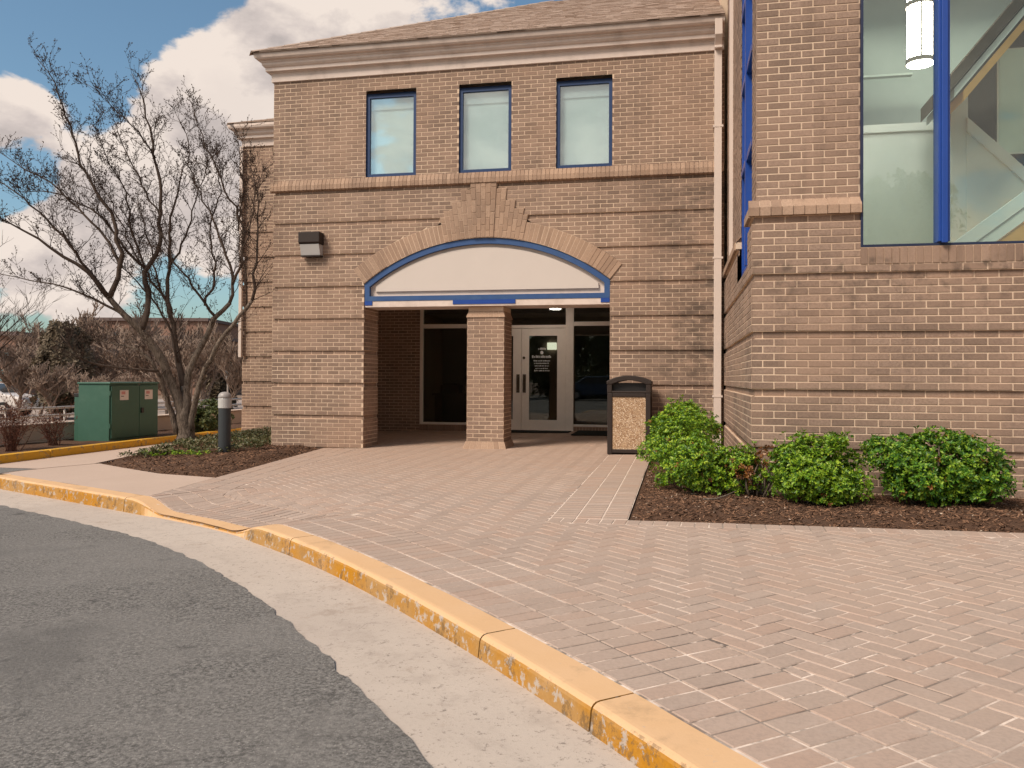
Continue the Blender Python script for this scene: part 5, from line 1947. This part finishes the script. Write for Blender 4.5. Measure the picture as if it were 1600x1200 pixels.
shrub('shrub', 'dense dark green shrub nearest the right edge of the photo',
      [((8.98, -5.40, zb(9) + 0.32), (0.40, 0.32, 0.31)), ((8.62, -5.32, zb(8.6) + 0.42), (0.28, 0.24, 0.17)), ((9.16, -5.40, zb(9.2) + 0.28), (0.30, 0.30, 0.28)), ((8.80, -5.48, zb(8.8) + 0.22), (0.28, 0.26, 0.20)), ((8.53, -5.35, zb(8.5) + 0.22), (0.16, 0.15, 0.08)), ((9.32, -5.38, zb(9.2) + 0.20), (0.18, 0.2, 0.18))],
      3000, 31, (8.95, -5.40, zb(9)), mats=('leafdeep', 'leafred'), red=0.03, gaps=0.35)

tw_ = MB().tube([(7.02, -5.52, zb(7.0) + 0.02), (7.13, -5.50, zb(7.1) + 0.022), (7.22, -5.44, zb(7.2) + 0.045), (7.31, -5.36, zb(7.3) + 0.075)], [0.010, 0.009, 0.008, 0.006], 6)
tag(tw_.build('fallen_stick', 'bark', smooth=True), 'pale crooked stick lying on the mulch under the big shrub', 'stick')

# mulch chips and litter
def chips(name, label, polyfn, n, seed, mat, sz, zfn, cat='mulch'):
    rnd = random.Random(seed)
    mb = MB()
    cnt = 0
    while cnt < n:
        x, y = polyfn(rnd)
        cnt += 1
        z = zfn(x, y)
        L, W = sz * rnd.uniform(0.5, 1.5), sz * rnd.uniform(0.18, 0.4)
        a, tl, rl_ = rnd.uniform(0, 6.28), rnd.gauss(0, 0.35), rnd.gauss(0, 0.5)
        M_ = Matrix.Translation((x, y, z + 0.006)) @ Matrix.Rotation(a, 4, 'Z') @ Matrix.Rotation(tl, 4, 'Y') @ Matrix.Rotation(rl_, 4, 'X')
        vs = [M_ @ Vector(p) for p in ((-L / 2, -W / 2, 0), (L / 2, -W / 2 * 0.7, 0), (L / 2 * 0.9, W / 2, 0.0), (-L / 2 * 0.8, W / 2 * 0.8, 0), (0, 0, W * 0.4))]
        mb.add([tuple(v) for v in vs], [(0, 1, 4), (1, 2, 4), (2, 3, 4), (3, 0, 4)])
    o = mb.build(name, mat)
    tag(o, label, cat, kind='stuff')
    return o


def inpoly(poly):
    xs = [p[0] for p in poly]; ys = [p[1] for p in poly]
    def f(rnd):
        while True:
            x, y = rnd.uniform(min(xs), max(xs)), rnd.uniform(min(ys), max(ys))
            c = False
            for i in range(len(poly)):
                a, b = poly[i], poly[i - 1]
                if (a[1] > y) != (b[1] > y) and x < (b[0] - a[0]) * (y - a[1]) / (b[1] - a[1]) + a[0]:
                    c = not c
            if c:
                return x, y
    return f


RV = [(6.45, -6.36), (10.6, -6.56), (10.6, -4.9), (7.45, -4.9), (7.45, -2.5), (6.45, -2.5)]
chips('mulch_chips', 'brown bark mulch chips scattered over the shrub bed', inpoly(RV), 9000, 3, 'chip', 0.035, bedr_z)
chips('dry_leaf_litter', 'pale dry leaf scraps lying on the mulch of the shrub bed', inpoly(RV), 330, 8, 'litter', 0.024, bedr_z, 'litter')
chips('mulch_chips', 'brown bark mulch chips over the tree bed', inpoly(BEDL), 6000, 4, 'chip', 0.045, bedl_z)

# ground cover in the tree bed
def groundcover():
    rnd = random.Random(9)
    f = inpoly([(0.0, 0.0), (0.35, -0.9), (0.2, -1.8), (-0.5, -2.5), (-1.0, -2.6), (-1.5, -1.2), (-2.0, 0.3), (-2.1, 3.3), (0.0, 3.3)])
    pts = []
    for i in range(2600):
        x, y = f(rnd)
        if mnoise.noise(Vector((x * 1.6, y * 1.6, 7))) < -0.12 - (0.25 if y > -0.9 else -0.1):
            continue
        pts.append((Vector((x, y, bedl_z(x, y) + rnd.uniform(0.01, 0.075))), Vector((rnd.uniform(-.5, .5), rnd.uniform(-.5, .5), 1))))
    mb = MB(); leafset(pts, mb, rnd, 0.055, 4)
    o = mb.build('ground_cover', 'ivy'); tag(o, 'low ivy ground cover growing round the bare tree', 'ground cover', kind='stuff')
    mb = MB()
    for i in range(70):
        x, y = f(rnd)
        y = -1.9 - rnd.random() * 0.5; x = -0.9 + rnd.random() * 1.0
        pp = Vector((x, y, bedl_z(x, y)))
        leafset([(pp + Vector((rnd.uniform(-.05, .05), rnd.uniform(-.05, .05), 0.02)), Vector((0, 0, 1)))], mb, rnd, 0.05, 5)
    o = mb.build('weeds', 'leaf'); tag(o, 'small bright green weeds at the front of the tree bed', 'weeds', kind='stuff')


groundcover()

# ------------------------------------------------------------------ bare trees
LIMBS = [
 [(-1.81,0.31,-0.10,0.23),(-1.815,0.3,0.02,0.19),(-1.82,0.3,0.24,0.165),(-1.85,0.31,0.5,0.15),(-1.87,0.33,0.78,0.115),(-1.90,0.36,1.0,0.06)],
 [(-1.87,0.29,0.35,0.12),(-1.91,0.23,0.77,0.1),(-2.08,0.14,1.21,0.09),(-2.21,0.01,1.64,0.085),(-2.45,-0.15,2.02,0.075),(-2.62,-0.29,2.22,0.06),(-2.85,-0.44,2.55,0.052)],
 [(-2.83,-0.43,2.52,0.045),(-2.63,-0.4,3.05,0.035),(-2.65,-0.46,3.51,0.03),(-2.75,-0.53,3.98,0.026),(-2.91,-0.67,4.3,0.023),(-3.1,-0.71,4.6,0.02),(-3.19,-0.84,5.09,0.016),(-3.33,-0.87,5.55,0.013),(-3.47,-1.01,6.08,0.009),(-3.71,-1.06,6.44,0.005)],
 [(-2.85,-0.44,2.55,0.042),(-3.02,-0.68,2.94,0.032),(-3.37,-0.86,3.18,0.024),(-3.64,-1.12,3.46,0.018),(-3.98,-1.29,3.68,0.012),(-4.31,-1.46,3.82,0.007)],
 [(-2.63,-0.4,3.05,0.028),(-3.03,-0.28,3.59,0.022),(-3.48,-0.28,4.02,0.018),(-4.19,-0.22,4.61,0.013),(-4.77,-0.24,4.91,0.009),(-5.22,-0.34,5.22,0.005)],
 [(-2.4,-0.14,1.99,0.05),(-2.35,-0.03,2.5,0.045),(-2.45,0.05,3.02,0.04),(-2.28,0.18,3.55,0.034),(-2.35,0.26,4.26,0.028),(-2.35,0.25,4.72,0.024),(-2.48,0.27,5.18,0.02),(-2.59,0.3,5.67,0.016),(-2.69,0.27,6.07,0.012),(-2.91,0.22,6.65,0.005)],
 [(-2.46,0.28,5.11,0.014),(-2.66,0.08,5.54,0.011),(-2.98,-0.09,5.86,0.009),(-3.16,-0.23,6.11,0.006),(-3.42,-0.29,6.31,0.004)],
 [(-2.46,0.04,3.08,0.024),(-2.7,-0.21,3.39,0.02),(-2.96,-0.37,3.87,0.016),(-3.32,-0.55,4.15,0.012),(-3.74,-0.74,4.32,0.009),(-4.27,-0.85,4.32,0.005)],
 [(-2.34,0.26,4.03,0.018),(-2.79,0.37,4.65,0.014),(-3.05,0.41,5.08,0.011),(-3.32,0.46,5.58,0.007),(-3.41,0.43,5.88,0.004)],
 [(-1.92,0.38,0.92,0.06),(-2.06,0.45,1.37,0.055),(-2.26,0.61,1.95,0.045),(-2.45,0.66,2.57,0.036),(-2.51,0.75,3,0.03),(-2.52,0.84,3.67,0.024),(-2.59,0.92,4.17,0.02),(-2.49,1.04,4.67,0.014),(-2.49,1.14,5.18,0.008)],
 [(-2.35,0.64,2.21,0.022),(-2.71,0.81,2.83,0.018),(-2.98,0.95,3.46,0.014),(-3.2,1,4.08,0.01),(-3.39,1.06,4.59,0.006)],
 [(-1.85,0.33,0.42,0.095),(-1.88,0.39,0.92,0.075),(-1.84,0.44,1.25,0.07),(-1.66,0.53,1.74,0.06),(-1.48,0.66,2.23,0.05),(-1.21,0.71,2.52,0.042)],
 [(-1.23,0.71,2.5,0.03),(-1.19,0.76,2.86,0.026),(-1.32,0.78,3.39,0.022),(-1.49,0.74,3.86,0.018),(-1.81,0.78,4.41,0.014),(-2.02,0.73,4.9,0.01),(-2.13,0.7,5.65,0.007),(-2.32,0.65,6.05,0.004)],
 [(-1.19,0.76,2.86,0.024),(-1,0.75,3.38,0.022),(-0.98,0.64,3.94,0.018),(-1.2,0.49,4.53,0.015),(-1.38,0.35,5.1,0.011),(-1.62,0.29,5.66,0.007),(-1.72,0.27,6.01,0.004)],
 [(-1.46,0.67,2.25,0.026),(-1.55,0.44,2.48,0.022),(-1.66,0.21,2.77,0.018),(-1.82,0.07,3.06,0.014),(-1.96,-0.06,3.39,0.009),(-2.09,-0.09,3.73,0.005)],
 [(-1.02,0.64,3.82,0.015),(-1.04,0.83,4.45,0.012),(-1.06,0.82,5.01,0.009),(-1.2,0.79,5.6,0.004)],
 [(-1.7,0.3,0.22,0.075),(-1.67,0.28,0.53,0.065),(-1.57,0.25,0.85,0.058),(-1.35,0.19,1.33,0.052),(-1.15,0.12,1.64,0.048),(-0.79,0.09,2.07,0.042),(-0.41,0.06,2.49,0.034)],
 [(-0.41,0.06,2.49,0.026),(-0.32,0.0,2.93,0.02),(-0.29,0.0,3.48,0.016),(-0.24,-0.05,3.92,0.012),(-0.25,-0.08,4.36,0.008),(-0.41,-0.04,4.78,0.004)],
 [(-0.53,0.09,2.36,0.018),(-0.47,-0.06,2.8,0.014),(-0.46,-0.16,3.34,0.012),(-0.33,-0.14,3.77,0.009),(-0.25,-0.13,4.21,0.006),(-0.12,-0.15,4.65,0.003)],
 [(-1.94,0.23,0.15,0.07),(-2.05,0.1,0.81,0.05),(-2.14,-0.08,1.29,0.04),(-2.27,-0.21,1.54,0.03),(-2.52,-0.26,1.68,0.02),(-2.9,-0.34,1.76,0.012),(-3.23,-0.41,1.87,0.006)],
 [(-2.12,-0.07,1.26,0.024),(-2.29,-0.31,1.29,0.02),(-2.48,-0.45,1.31,0.018),(-2.87,-0.74,1.39,0.014),(-3.09,-0.89,1.53,0.011),(-3.28,-1.03,1.87,0.006)],
 [(-2.62,-0.29,2.22,0.026),(-3.05,-0.48,2.49,0.02),(-3.52,-0.68,2.7,0.014),(-4.03,-0.89,2.8,0.009),(-4.53,-1.09,2.92,0.005)],
 [(-2.85,-0.44,2.55,0.028),(-3.22,-0.62,3.14,0.022),(-3.71,-0.83,3.81,0.016),(-4.17,-1.03,4.27,0.01),(-4.59,-1.12,4.54,0.005)],
 [(-1.63,0.57,2.46,0.022),(-1.56,0.74,3.09,0.018),(-1.69,0.81,3.82,0.014),(-1.58,0.92,4.61,0.009),(-1.63,0.91,5.2,0.004)],
 [(-2.45,0.66,2.57,0.022),(-2.66,0.51,2.91,0.018),(-2.92,0.35,3.39,0.014),(-3.11,0.21,3.99,0.01),(-3.38,0.04,4.6,0.005)],
 [(-2.45,0.05,3.02,0.02),(-2.65,-0.11,3.74,0.016),(-2.7,-0.22,4.4,0.012),(-2.96,-0.38,4.98,0.008),(-3.13,-0.42,5.43,0.004)],
 [(-2.49,0.75,3.18,0.02),(-2.19,0.81,3.77,0.016),(-2.07,0.83,4.25,0.012),(-1.86,0.86,4.84,0.007),(-1.78,0.87,5.32,0.004)],
 [(-2.06,0.45,1.37,0.024),(-2.07,0.24,1.95,0.02),(-2.26,0.09,2.4,0.016),(-2.48,-0.16,2.83,0.011),(-2.79,-0.33,3.15,0.006)],
]


def bud(mb, p, d, s):
    d = d.normalized(); t = d.orthogonal().normalized(); b = d.cross(t)
    vs = [p, p + d * s * 0.5 + t * s * 0.22, p + d * s * 0.5 + b * s * 0.22, p + d * s * 0.5 - t * s * 0.22, p + d * s * 0.5 - b * s * 0.22, p + d * s]
    mb.add([tuple(v) for v in vs], [(0, 2, 1), (0, 3, 2), (0, 4, 3), (0, 1, 4), (5, 1, 2), (5, 2, 3), (5, 3, 4), (5, 4, 1)])


def twig(mb, p, d, L, r, rnd, depth, avoid=None):
    n = 4
    pts, rads = [p.copy()], [r]
    q, dd = p.copy(), d.normalized()
    for i in range(n):
        dd = (dd + Vector((rnd.gauss(0, .17), rnd.gauss(0, .17), rnd.gauss(0.05, .14)))).normalized()
        q = q + dd * (L / n)
        if avoid and avoid(q):
            break
        pts.append(q.copy()); rads.append(max(0.0022, r * (1 - 0.8 * (i + 1) / n)))
    if len(pts) < 2:
        return
    mb.tube(pts, rads, 3, cap=False)
    if rnd.random() < 0.75:
        bud(mb, pts[-1], dd, rnd.uniform(0.025, 0.045))
    for i in range(1, len(pts)):
        if rnd.random() < 0.45:
            sd_ = Vector((rnd.gauss(0, 1), rnd.gauss(0, 1), rnd.gauss(0.3, .7))).normalized()
            bud(mb, pts[i], sd_, rnd.uniform(0.02, 0.035))
        if depth > 0 and rnd.random() < 0.8:
            base_d = (pts[i] - pts[i - 1]).normalized()
            sd_ = (base_d * 0.8 + Vector((rnd.gauss(0, .6), rnd.gauss(0, .6), rnd.gauss(0.3, .5)))).normalized()
            twig(mb, pts[i], sd_, L * rnd.uniform(0.35, 0.65), max(0.0026, rads[i] * 0.7), rnd, depth - 1, avoid)


def wallavoid(q):
    return (q.x > -0.03 and q.y > -0.08) or (q.y > 3.3)


tr = empty('bare_tree', (-1.81, 0.31, zg(-1.8))); tag(tr, 'bare multi-stemmed tree with grey trunk in the bed left of the building', 'tree', 'bare trees')
rnd = random.Random(12)
tk, lb, tw = MB(), MB(), MB()
for li_, L_ in enumerate(LIMBS):
    pts = catmull([Vector(p[:3]) for p in L_], 0.16)
    src = [Vector(p[:3]) for p in L_]
    # radius along by nearest control interpolation
    ts = [0.0]
    for a, b in zip(src[:-1], src[1:]): ts.append(ts[-1] + (b - a).length)
    cum = [0.0]
    for a, b in zip(pts[:-1], pts[1:]): cum.append(cum[-1] + (b - a).length)
    sc_ = ts[-1] / cum[-1]
    rads = [float(np.interp(c * sc_, ts, [p[3] for p in L_])) for c in cum]
    if li_ not in (0, 1, 11, 16, 19):
        rads = [r * 1.08 for r in rads]
    else:
        rads = [r * 0.88 for r in rads]
    if li_ == 0:
        rads[0] *= 1.15
    wob = 0.02 if rads[0] < 0.06 else 0.012
    pts = [p + Vector((rnd.gauss(0, wob), rnd.gauss(0, wob), 0)) if 0 < i < len(pts) - 1 else p for i, p in enumerate(pts)]
    (tk if li_ in (0, 1, 11, 16, 19) else lb).tube(pts, rads, 9 if rads[0] > 0.05 else 6)
    for i in range(1, len(pts)):
        r0 = rads[i]
        if r0 > 0.055:
            continue
        nn = 2 if r0 > 0.03 else 3
        for _ in range(nn):
            if rnd.random() < (0.30 if r0 > 0.04 else (0.6 if r0 > 0.02 else 0.8)):
                t = (pts[i] - pts[i - 1]).normalized()
                sd_ = (t * 0.85 + Vector((rnd.gauss(0, .55), rnd.gauss(0, .55), rnd.gauss(0.25, .4)))).normalized()
                twig(tw, pts[i], sd_, rnd.uniform(0.22, 0.72) * (0.45 + 0.55 * min(1.0, r0 / 0.022)), min(0.0085, max(0.0042, r0 * 0.42)), rnd, 2 if r0 < 0.03 else 1, wallavoid)
rel(tk.build('trunk', 'bark', smooth=True), tr)
rel(lb.build('limbs', 'limb', smooth=True), tr)
o = rel(tw.build('twigs', 'twig'), tr); o['kind'] = 'stuff'


def bare_mesh(seed, h, lev=5, spread=0.55, lean=0.0, r0=0.11, rmin=0.006):
    """generic bare tree standing at the origin -> (trunk MB, twig MB)"""
    rn = random.Random(seed)
    tkm, twm = MB(), MB()

    def grow(p, d, L, r, lv):
        n = 4
        pts, rads = [p.copy()], [r]
        q, dd = p.copy(), d.normalized()
        for i in range(n):
            dd = (dd + Vector((rn.gauss(0, .12), rn.gauss(0, .12), rn.gauss(0.06, .08)))).normalized()
            q = q + dd * L / n
            pts.append(q.copy()); rads.append(r * (1 - 0.45 * (i + 1) / n))
        (tkm if lv >= lev - 2 else twm).tube(pts, rads, 6 if lv >= lev - 2 else 3, cap=False)
        if lv == 0:
            return
        kids = rn.choice((3, 4, 4, 5)) if lv > 1 else rn.choice((4, 5))
        for k in range(kids):
            i = rn.choice((1, 2, 3, 4, 4)) if lv < lev else rn.choice((2, 3, 4, 4))
            a = rn.uniform(0, 6.28)
            sd_ = (dd * 0.9 + Vector((math.cos(a), math.sin(a), rn.uniform(0.0, 0.5))) * spread * rn.uniform(0.7, 1.5)).normalized()
            grow(pts[i], sd_, L * rn.uniform(0.55, 0.8), max(rmin, rads[i] * 0.62), lv - 1)
    grow(Vector((0, 0, -0.1)), Vector((lean, 0, 1)), h * 0.33, r0, lev)
    return tkm, twm


protos = []
for sd_, h_, sp_, rm_ in ((1, 6.5, 0.6, 0.028), (2, 5.2, 0.8, 0.026), (3, 7.5, 0.5, 0.03), (4, 6.5, 0.6, 0.004)):
    a, b = bare_mesh(sd_, h_, 5, sp_, rmin=rm_)
    ma, mb_ = a.mesh('trunk'), b.mesh('twigs')
    ma.materials.append(MT['farbark' if sd_ < 4 else 'twig']); mb_.materials.append(MT['farbark' if sd_ < 4 else 'twig'])
    protos.append((ma, mb_))


def bare_tree(pi, loc, sc_, rz, label, group='bare trees'):
    r = empty('bare_tree', loc, rz); r.scale = (sc_, sc_, sc_)
    tag(r, label, 'tree', group)
    link('trunk', protos[pi][0], r); o = link('twigs', protos[pi][1], r); o['kind'] = 'stuff'
    return r


def at(px, depth, z):
    """a spot on the ground seen in the picture's column px, depth metres ahead"""
    p = cam_loc + (fw + Rc * ((px - 800) / 1280)) * depth
    return (p.x, p.y, z)


bare_tree(3, (-7.5, 1.1, -0.6), 0.95, 0.4, 'bare tree at the left edge whose branches reach into the sky')
far = [(12, 44, 0, 0.62, 'leafless tree behind the white parked car'), (62, 38, 1, 0.72, 'leafless tree left of the brown evergreen in the thicket'),
       (128, 42, 2, 0.66, 'leafless tree just right of the brown evergreen'), (156, 36, 1, 0.70, 'leafless tree rising behind the left half of the green cabinet'),
       (190, 40, 0, 0.70, 'leafless tree rising behind the right door of the green cabinet'), (226, 34, 1, 0.74, 'leafless tree just right of the green cabinet'),
       (262, 38, 2, 0.56, 'leafless tree seen through the fork of the near bare tree'), (300, 33, 0, 0.56, 'leafless tree right behind the near trunk'),
       (330, 36, 1, 0.74, 'leafless tree behind the bollard light'), (352, 30, 2, 0.44, 'small leafless tree beside the set-back wall')]
TH = 'brown leafless tree deep in the thicket beyond the railing'
far += [(px, dp, pi, s_, TH) for px, dp, pi, s_ in ((45, 52, 2, 0.66), (205, 52, 2, 0.76), (318, 50, 2, 0.64), (88, 30, 1, 0.50), (270, 29, 1, 0.50), (135, 50, 0, 0.84), (175, 46, 1, 0.9),
        (240, 46, 1, 0.9), (290, 44, 1, 0.85), (30, 34, 1, 0.55), (110, 47, 1, 0.85), (345, 46, 1, 0.8), (212, 29, 1, 0.42), (140, 29, 1, 0.42), (75, 46, 1, 0.8))]
for k, (px, dp, pi, s_, lb_) in enumerate(far):
    bare_tree(pi, at(px, dp, -0.7), s_ * 1.22, k * 1.3, lb_, 'leafless trees beyond the railing')

# brown evergreen in the thicket
def evergreen(loc, h, w, label, seed, mat, n=2600, size=0.22, name='evergreen_tree', cat='tree', group=None):
    rn = random.Random(seed)
    root = empty(name, loc); tag(root, label, cat, group)
    pts = []
    for i in range(n):
        t = rn.random() ** 0.8
        z = h * (0.08 + 0.92 * t)
        a = rn.uniform(0, 6.28)
        rr = w * (0.35 + 0.65 * math.sin(min(3.0, 0.5 + 2.5 * t))) * (0.8 + 0.75 * mnoise.noise(Vector((t * 4 + seed, math.cos(a) * 1.6, math.sin(a) * 1.6)))) + 0.05
        z += 0.06 * h * mnoise.noise(Vector((math.cos(a) * 3, math.sin(a) * 3, seed)))
        if mnoise.noise(Vector((t * 7, math.cos(a) * 3 + seed, math.sin(a) * 3))) < -0.3:
            continue
        k = math.sqrt(rn.uniform(0.25, 1))
        p = Vector((loc[0] + rr * k * math.cos(a), loc[1] + rr * k * math.sin(a), loc[2] + z))
        pts.append((p, Vector((math.cos(a), math.sin(a), 0.5))))
    mb = MB(); leafset(pts, mb, rn, size, 5)
    o = rel(mb.build('foliage', mat), root); o['kind'] = 'stuff'
    rel(MB().tube([(loc[0], loc[1], loc[2] - 0.1), (loc[0], loc[1], loc[2] + h * 0.9)], [0.03 * h, 0.01], 7).build('trunk', 'farbark'), root)


evergreen(at(98, 34, -0.7), 3.9, 1.25, 'dense brown-green evergreen standing above the thicket on the left', 41, 'fargreen')
evergreen(at(345, 38, -0.7), 3.6, 0.7, 'narrow dark evergreen just left of the building', 43, 'fargreen', 1500)
shrub('shrub', 'dull green bush behind the bare tree trunk', [((-4.3, 5.0, 0.22), (0.55, 0.55, 0.42)), ((-4.1, 4.3, 0.1), (0.4, 0.4, 0.28))], 700, 51, (-4.3, 4.8, -0.09), size=0.09, mats=('bushgreen',), red=0.0, group=None)


# twiggy shrubs by the wall
def twiggy(loc, h, w, n, label, seed):
    rn = random.Random(seed)
    root = empty('bare_shrub', loc); tag(root, label, 'shrub', 'leafless shrubs by the low wall')
    mb = MB()
    for i in range(n):
        a = rn.uniform(0, 6.28); d = Vector((math.cos(a) * w * rn.random(), math.sin(a) * w * rn.random(), h)).normalized()
        twig(mb, Vector(loc) + Vector((rn.gauss(0, .05), rn.gauss(0, .05), -0.03)), d, h * rn.uniform(0.6, 1.1), 0.009, rn, 2)
    o = rel(mb.build('stems', 'redstem'), root)


twiggy((-4.45, -0.75, zg(-4.4)), 0.68, 0.55, 34, 'reddish twiggy shrub at the left edge by the low wall', 61)
twiggy((-4.55, 0.35, zg(-4.5)), 0.48, 0.40, 22, 'small twiggy shrub left of the green cabinet', 62)
twiggy((-3.0, 8.2, zg(-3)), 0.95, 0.5, 30, 'purplish twiggy shrub against the set-back wall', 63)

# leafy tree across the drive (mirrored in the lobby glass)
evl = at(0, 1, 0)
evergreen((14.6, -27.5, -0.5), 8.6, 2.3, 'spring green tree across the drive mirrored in the lobby glass', 71, 'treegreen', 3600, 0.26, 'leafy_tree')

for k, (x, y, h) in enumerate(((-6, -33, 5.5), (-1.5, -36, 6.2), (2.5, -33, 5.0), (6.5, -35, 6.0), (10.5, -33, 5.2))):
    evergreen((x, y, -0.6), h, 2.9, 'dark green tree across the drive mirrored in the entrance glass', 80 + k, 'bushgreen', 1500, 0.42, 'leafy_tree', 'tree', 'trees across the drive')

# ------------------------------------------------------------------ distance: buildings, car, lamp post
def far_building(name, label, px0, px1, depth, ztop, roof=True, mat='farbrick', wins=(), deep=14, band=None):
    a, b = Vector(at(px0, depth, -0.7)), Vector(at(px1, depth, -0.7))
    root = empty(name, tuple((a + b) / 2)); tag(root, label, 'building')
    u = (b - a).normalized(); n = Vector((u.y, -u.x, 0)); L = (b - a).length
    def bx(u0, u1, n0, n1, z0, z1):
        vs = []
        for zz in (z0, z1):
            for (uu, nn) in ((u0, n0), (u1, n0), (u1, n1), (u0, n1)):
                p = a + u * uu + n * nn
                vs.append((p.x, p.y, zz))
        return MB().add(vs, [(0, 3, 2, 1), (4, 5, 6, 7), (0, 1, 5, 4), (1, 2, 6, 5), (2, 3, 7, 6), (3, 0, 4, 7)])
    rel(bx(0, L, -deep, 0, -0.7, ztop).build('wall', mat, fixn=True), root)
    rel(bx(-0.3, L + 0.3, -deep, 0.3, ztop, ztop + 0.35).build('parapet', 'fardark', fixn=True), root)
    for (u0, u1, z0, z1) in wins:
        w = rel(bx(u0 * L, u1 * L, -0.1, 0.08, z0, z1).build('window', 'trim', fixn=True), root)
        k = max(1, int((u1 - u0) * L / 1.4))
        for i in range(k):
            e0, e1 = u0 * L + (u1 - u0) * L * i / k + 0.06, u0 * L + (u1 - u0) * L * (i + 1) / k - 0.06
            p = bx(e0, e1, 0.081, 0.1, z0 + 0.08, z1 - 0.08).build('pane', 'teal', fixn=True)
            rel(p, w)
    return root


far_building('office_building', 'long low brown brick office building in front of the taller block', 42, 336, 84, 5.0,
             wins=((0.08, 0.22, 2.6, 3.6), (0.70, 0.78, 2.4, 3.4)))
far_building('office_building', 'taller brick office block with one teal window rising behind the bare tree', 128, 322, 92, 7.4, wins=((0.26, 0.46, 4.6, 6.2),))
r2 = far_building('office_building', 'low brick building with teal roof edge at the left edge', -60, 24, 70, 4.6, wins=((0.1, 0.9, 0.6, 1.8),))
a = at(-60, 69.5, 2.9); b = at(20, 69.5, 2.9)
rel(MB().add([a, b, (b[0] - .2, b[1] + 2, 3.9), (a[0] - .2, a[1] + 2, 3.9)], [(0, 1, 2, 3)]).build('canopy', 'teal'), r2)

# parked car
def car(loc, rz, label, paint='carwhite', group='parked cars'):
    root = empty('parked_car', loc, rz); tag(root, label, 'car', group)
    prof = [(-2.2, 0.32), (-2.25, 0.75), (-2.05, 0.92), (-1.45, 1.02), (-0.75, 1.45), (0.65, 1.47), (1.35, 1.02), (2.1, 0.86), (2.25, 0.6), (2.2, 0.32)]
    b = MB(); b.prism(prof, lambda p: (p[0], -0.86, p[1]), lambda p: (p[0], 0.86, p[1]))
    o = b.build('body', paint, root, fixn=True, bevel=0.08)
    for s_ in (-1, 1):
        w = MB(); w.prism([(-1.3, 1.03), (-0.7, 1.39), (-0.08, 1.41), (-0.08, 1.03)], lambda p: (p[0], s_ * 0.862, p[1]), lambda p: (p[0], s_ * 0.872, p[1])); w.build('side_window', 'carglass', root, fixn=True)
        w = MB(); w.prism([(0.0, 1.03), (0.0, 1.41), (0.6, 1.41), (1.2, 1.03)], lambda p: (p[0], s_ * 0.862, p[1]), lambda p: (p[0], s_ * 0.872, p[1])); w.build('side_window', 'carglass', root, fixn=True)
        for x_ in (-1.35, 1.38):
            t = MB().tube([(x_, s_ * 0.70, 0.33), (x_, s_ * 0.90, 0.33)], [0.33, 0.33], 18)
            tt = t.build('wheel', 'tyre', root)
            MB().tube([(x_, s_ * 0.895, 0.33), (x_, s_ * 0.912, 0.33)], [0.2, 0.19], 14).build('rim', 'rail', tt)
    for s_ in (-1, 1):
        MB().box(2.2, 2.262, s_ * 0.62 - 0.16, s_ * 0.62 + 0.16, 0.62, 0.76).build('headlight', 'lens', root)
    for x0, x1, nm in ((0.75, 1.28, 'windscreen'), (-1.38, -0.83, 'rear_window')):
        z0 = 1.43 if nm == 'windscreen' else 1.06
        z1 = 1.07 if nm == 'windscreen' else 1.41
        MB().add([(x0, -0.7, z0 + 0.012), (x0, 0.7, z0 + 0.012), (x1, 0.7, z1 + 0.012), (x1, -0.7, z1 + 0.012)], [(0, 1, 2, 3)]).build(nm, 'carglass', root)


p = at(-28, 36, -0.62)
car(p, yaw + 0.05, 'white parked car at the left edge beyond the railing')
car((2.2, -27, zg(2.2) - 0.14), 0.1, 'blue parked car mirrored in the glass right of the entrance door', 'carblue')

# lamp post seen beside the set-back wall
lp = empty('lamp_post', at(356, 30, -0.7)); tag(lp, 'thin pale lamp post just left of the set-back wall', 'lamp post')
q = lp.location
rel(MB().tube([(q.x, q.y, -0.7), (q.x, q.y, 1.05)], [0.03, 0.03], 8).build('post', 'rail'), lp)
rel(MB().lathe([(0.05, 1.74), (0.09, 1.76), (0.11, 2.1), (0.06, 2.14)], (q.x, q.y, -0.7), 12).build('lamp_head', 'lens'), lp)
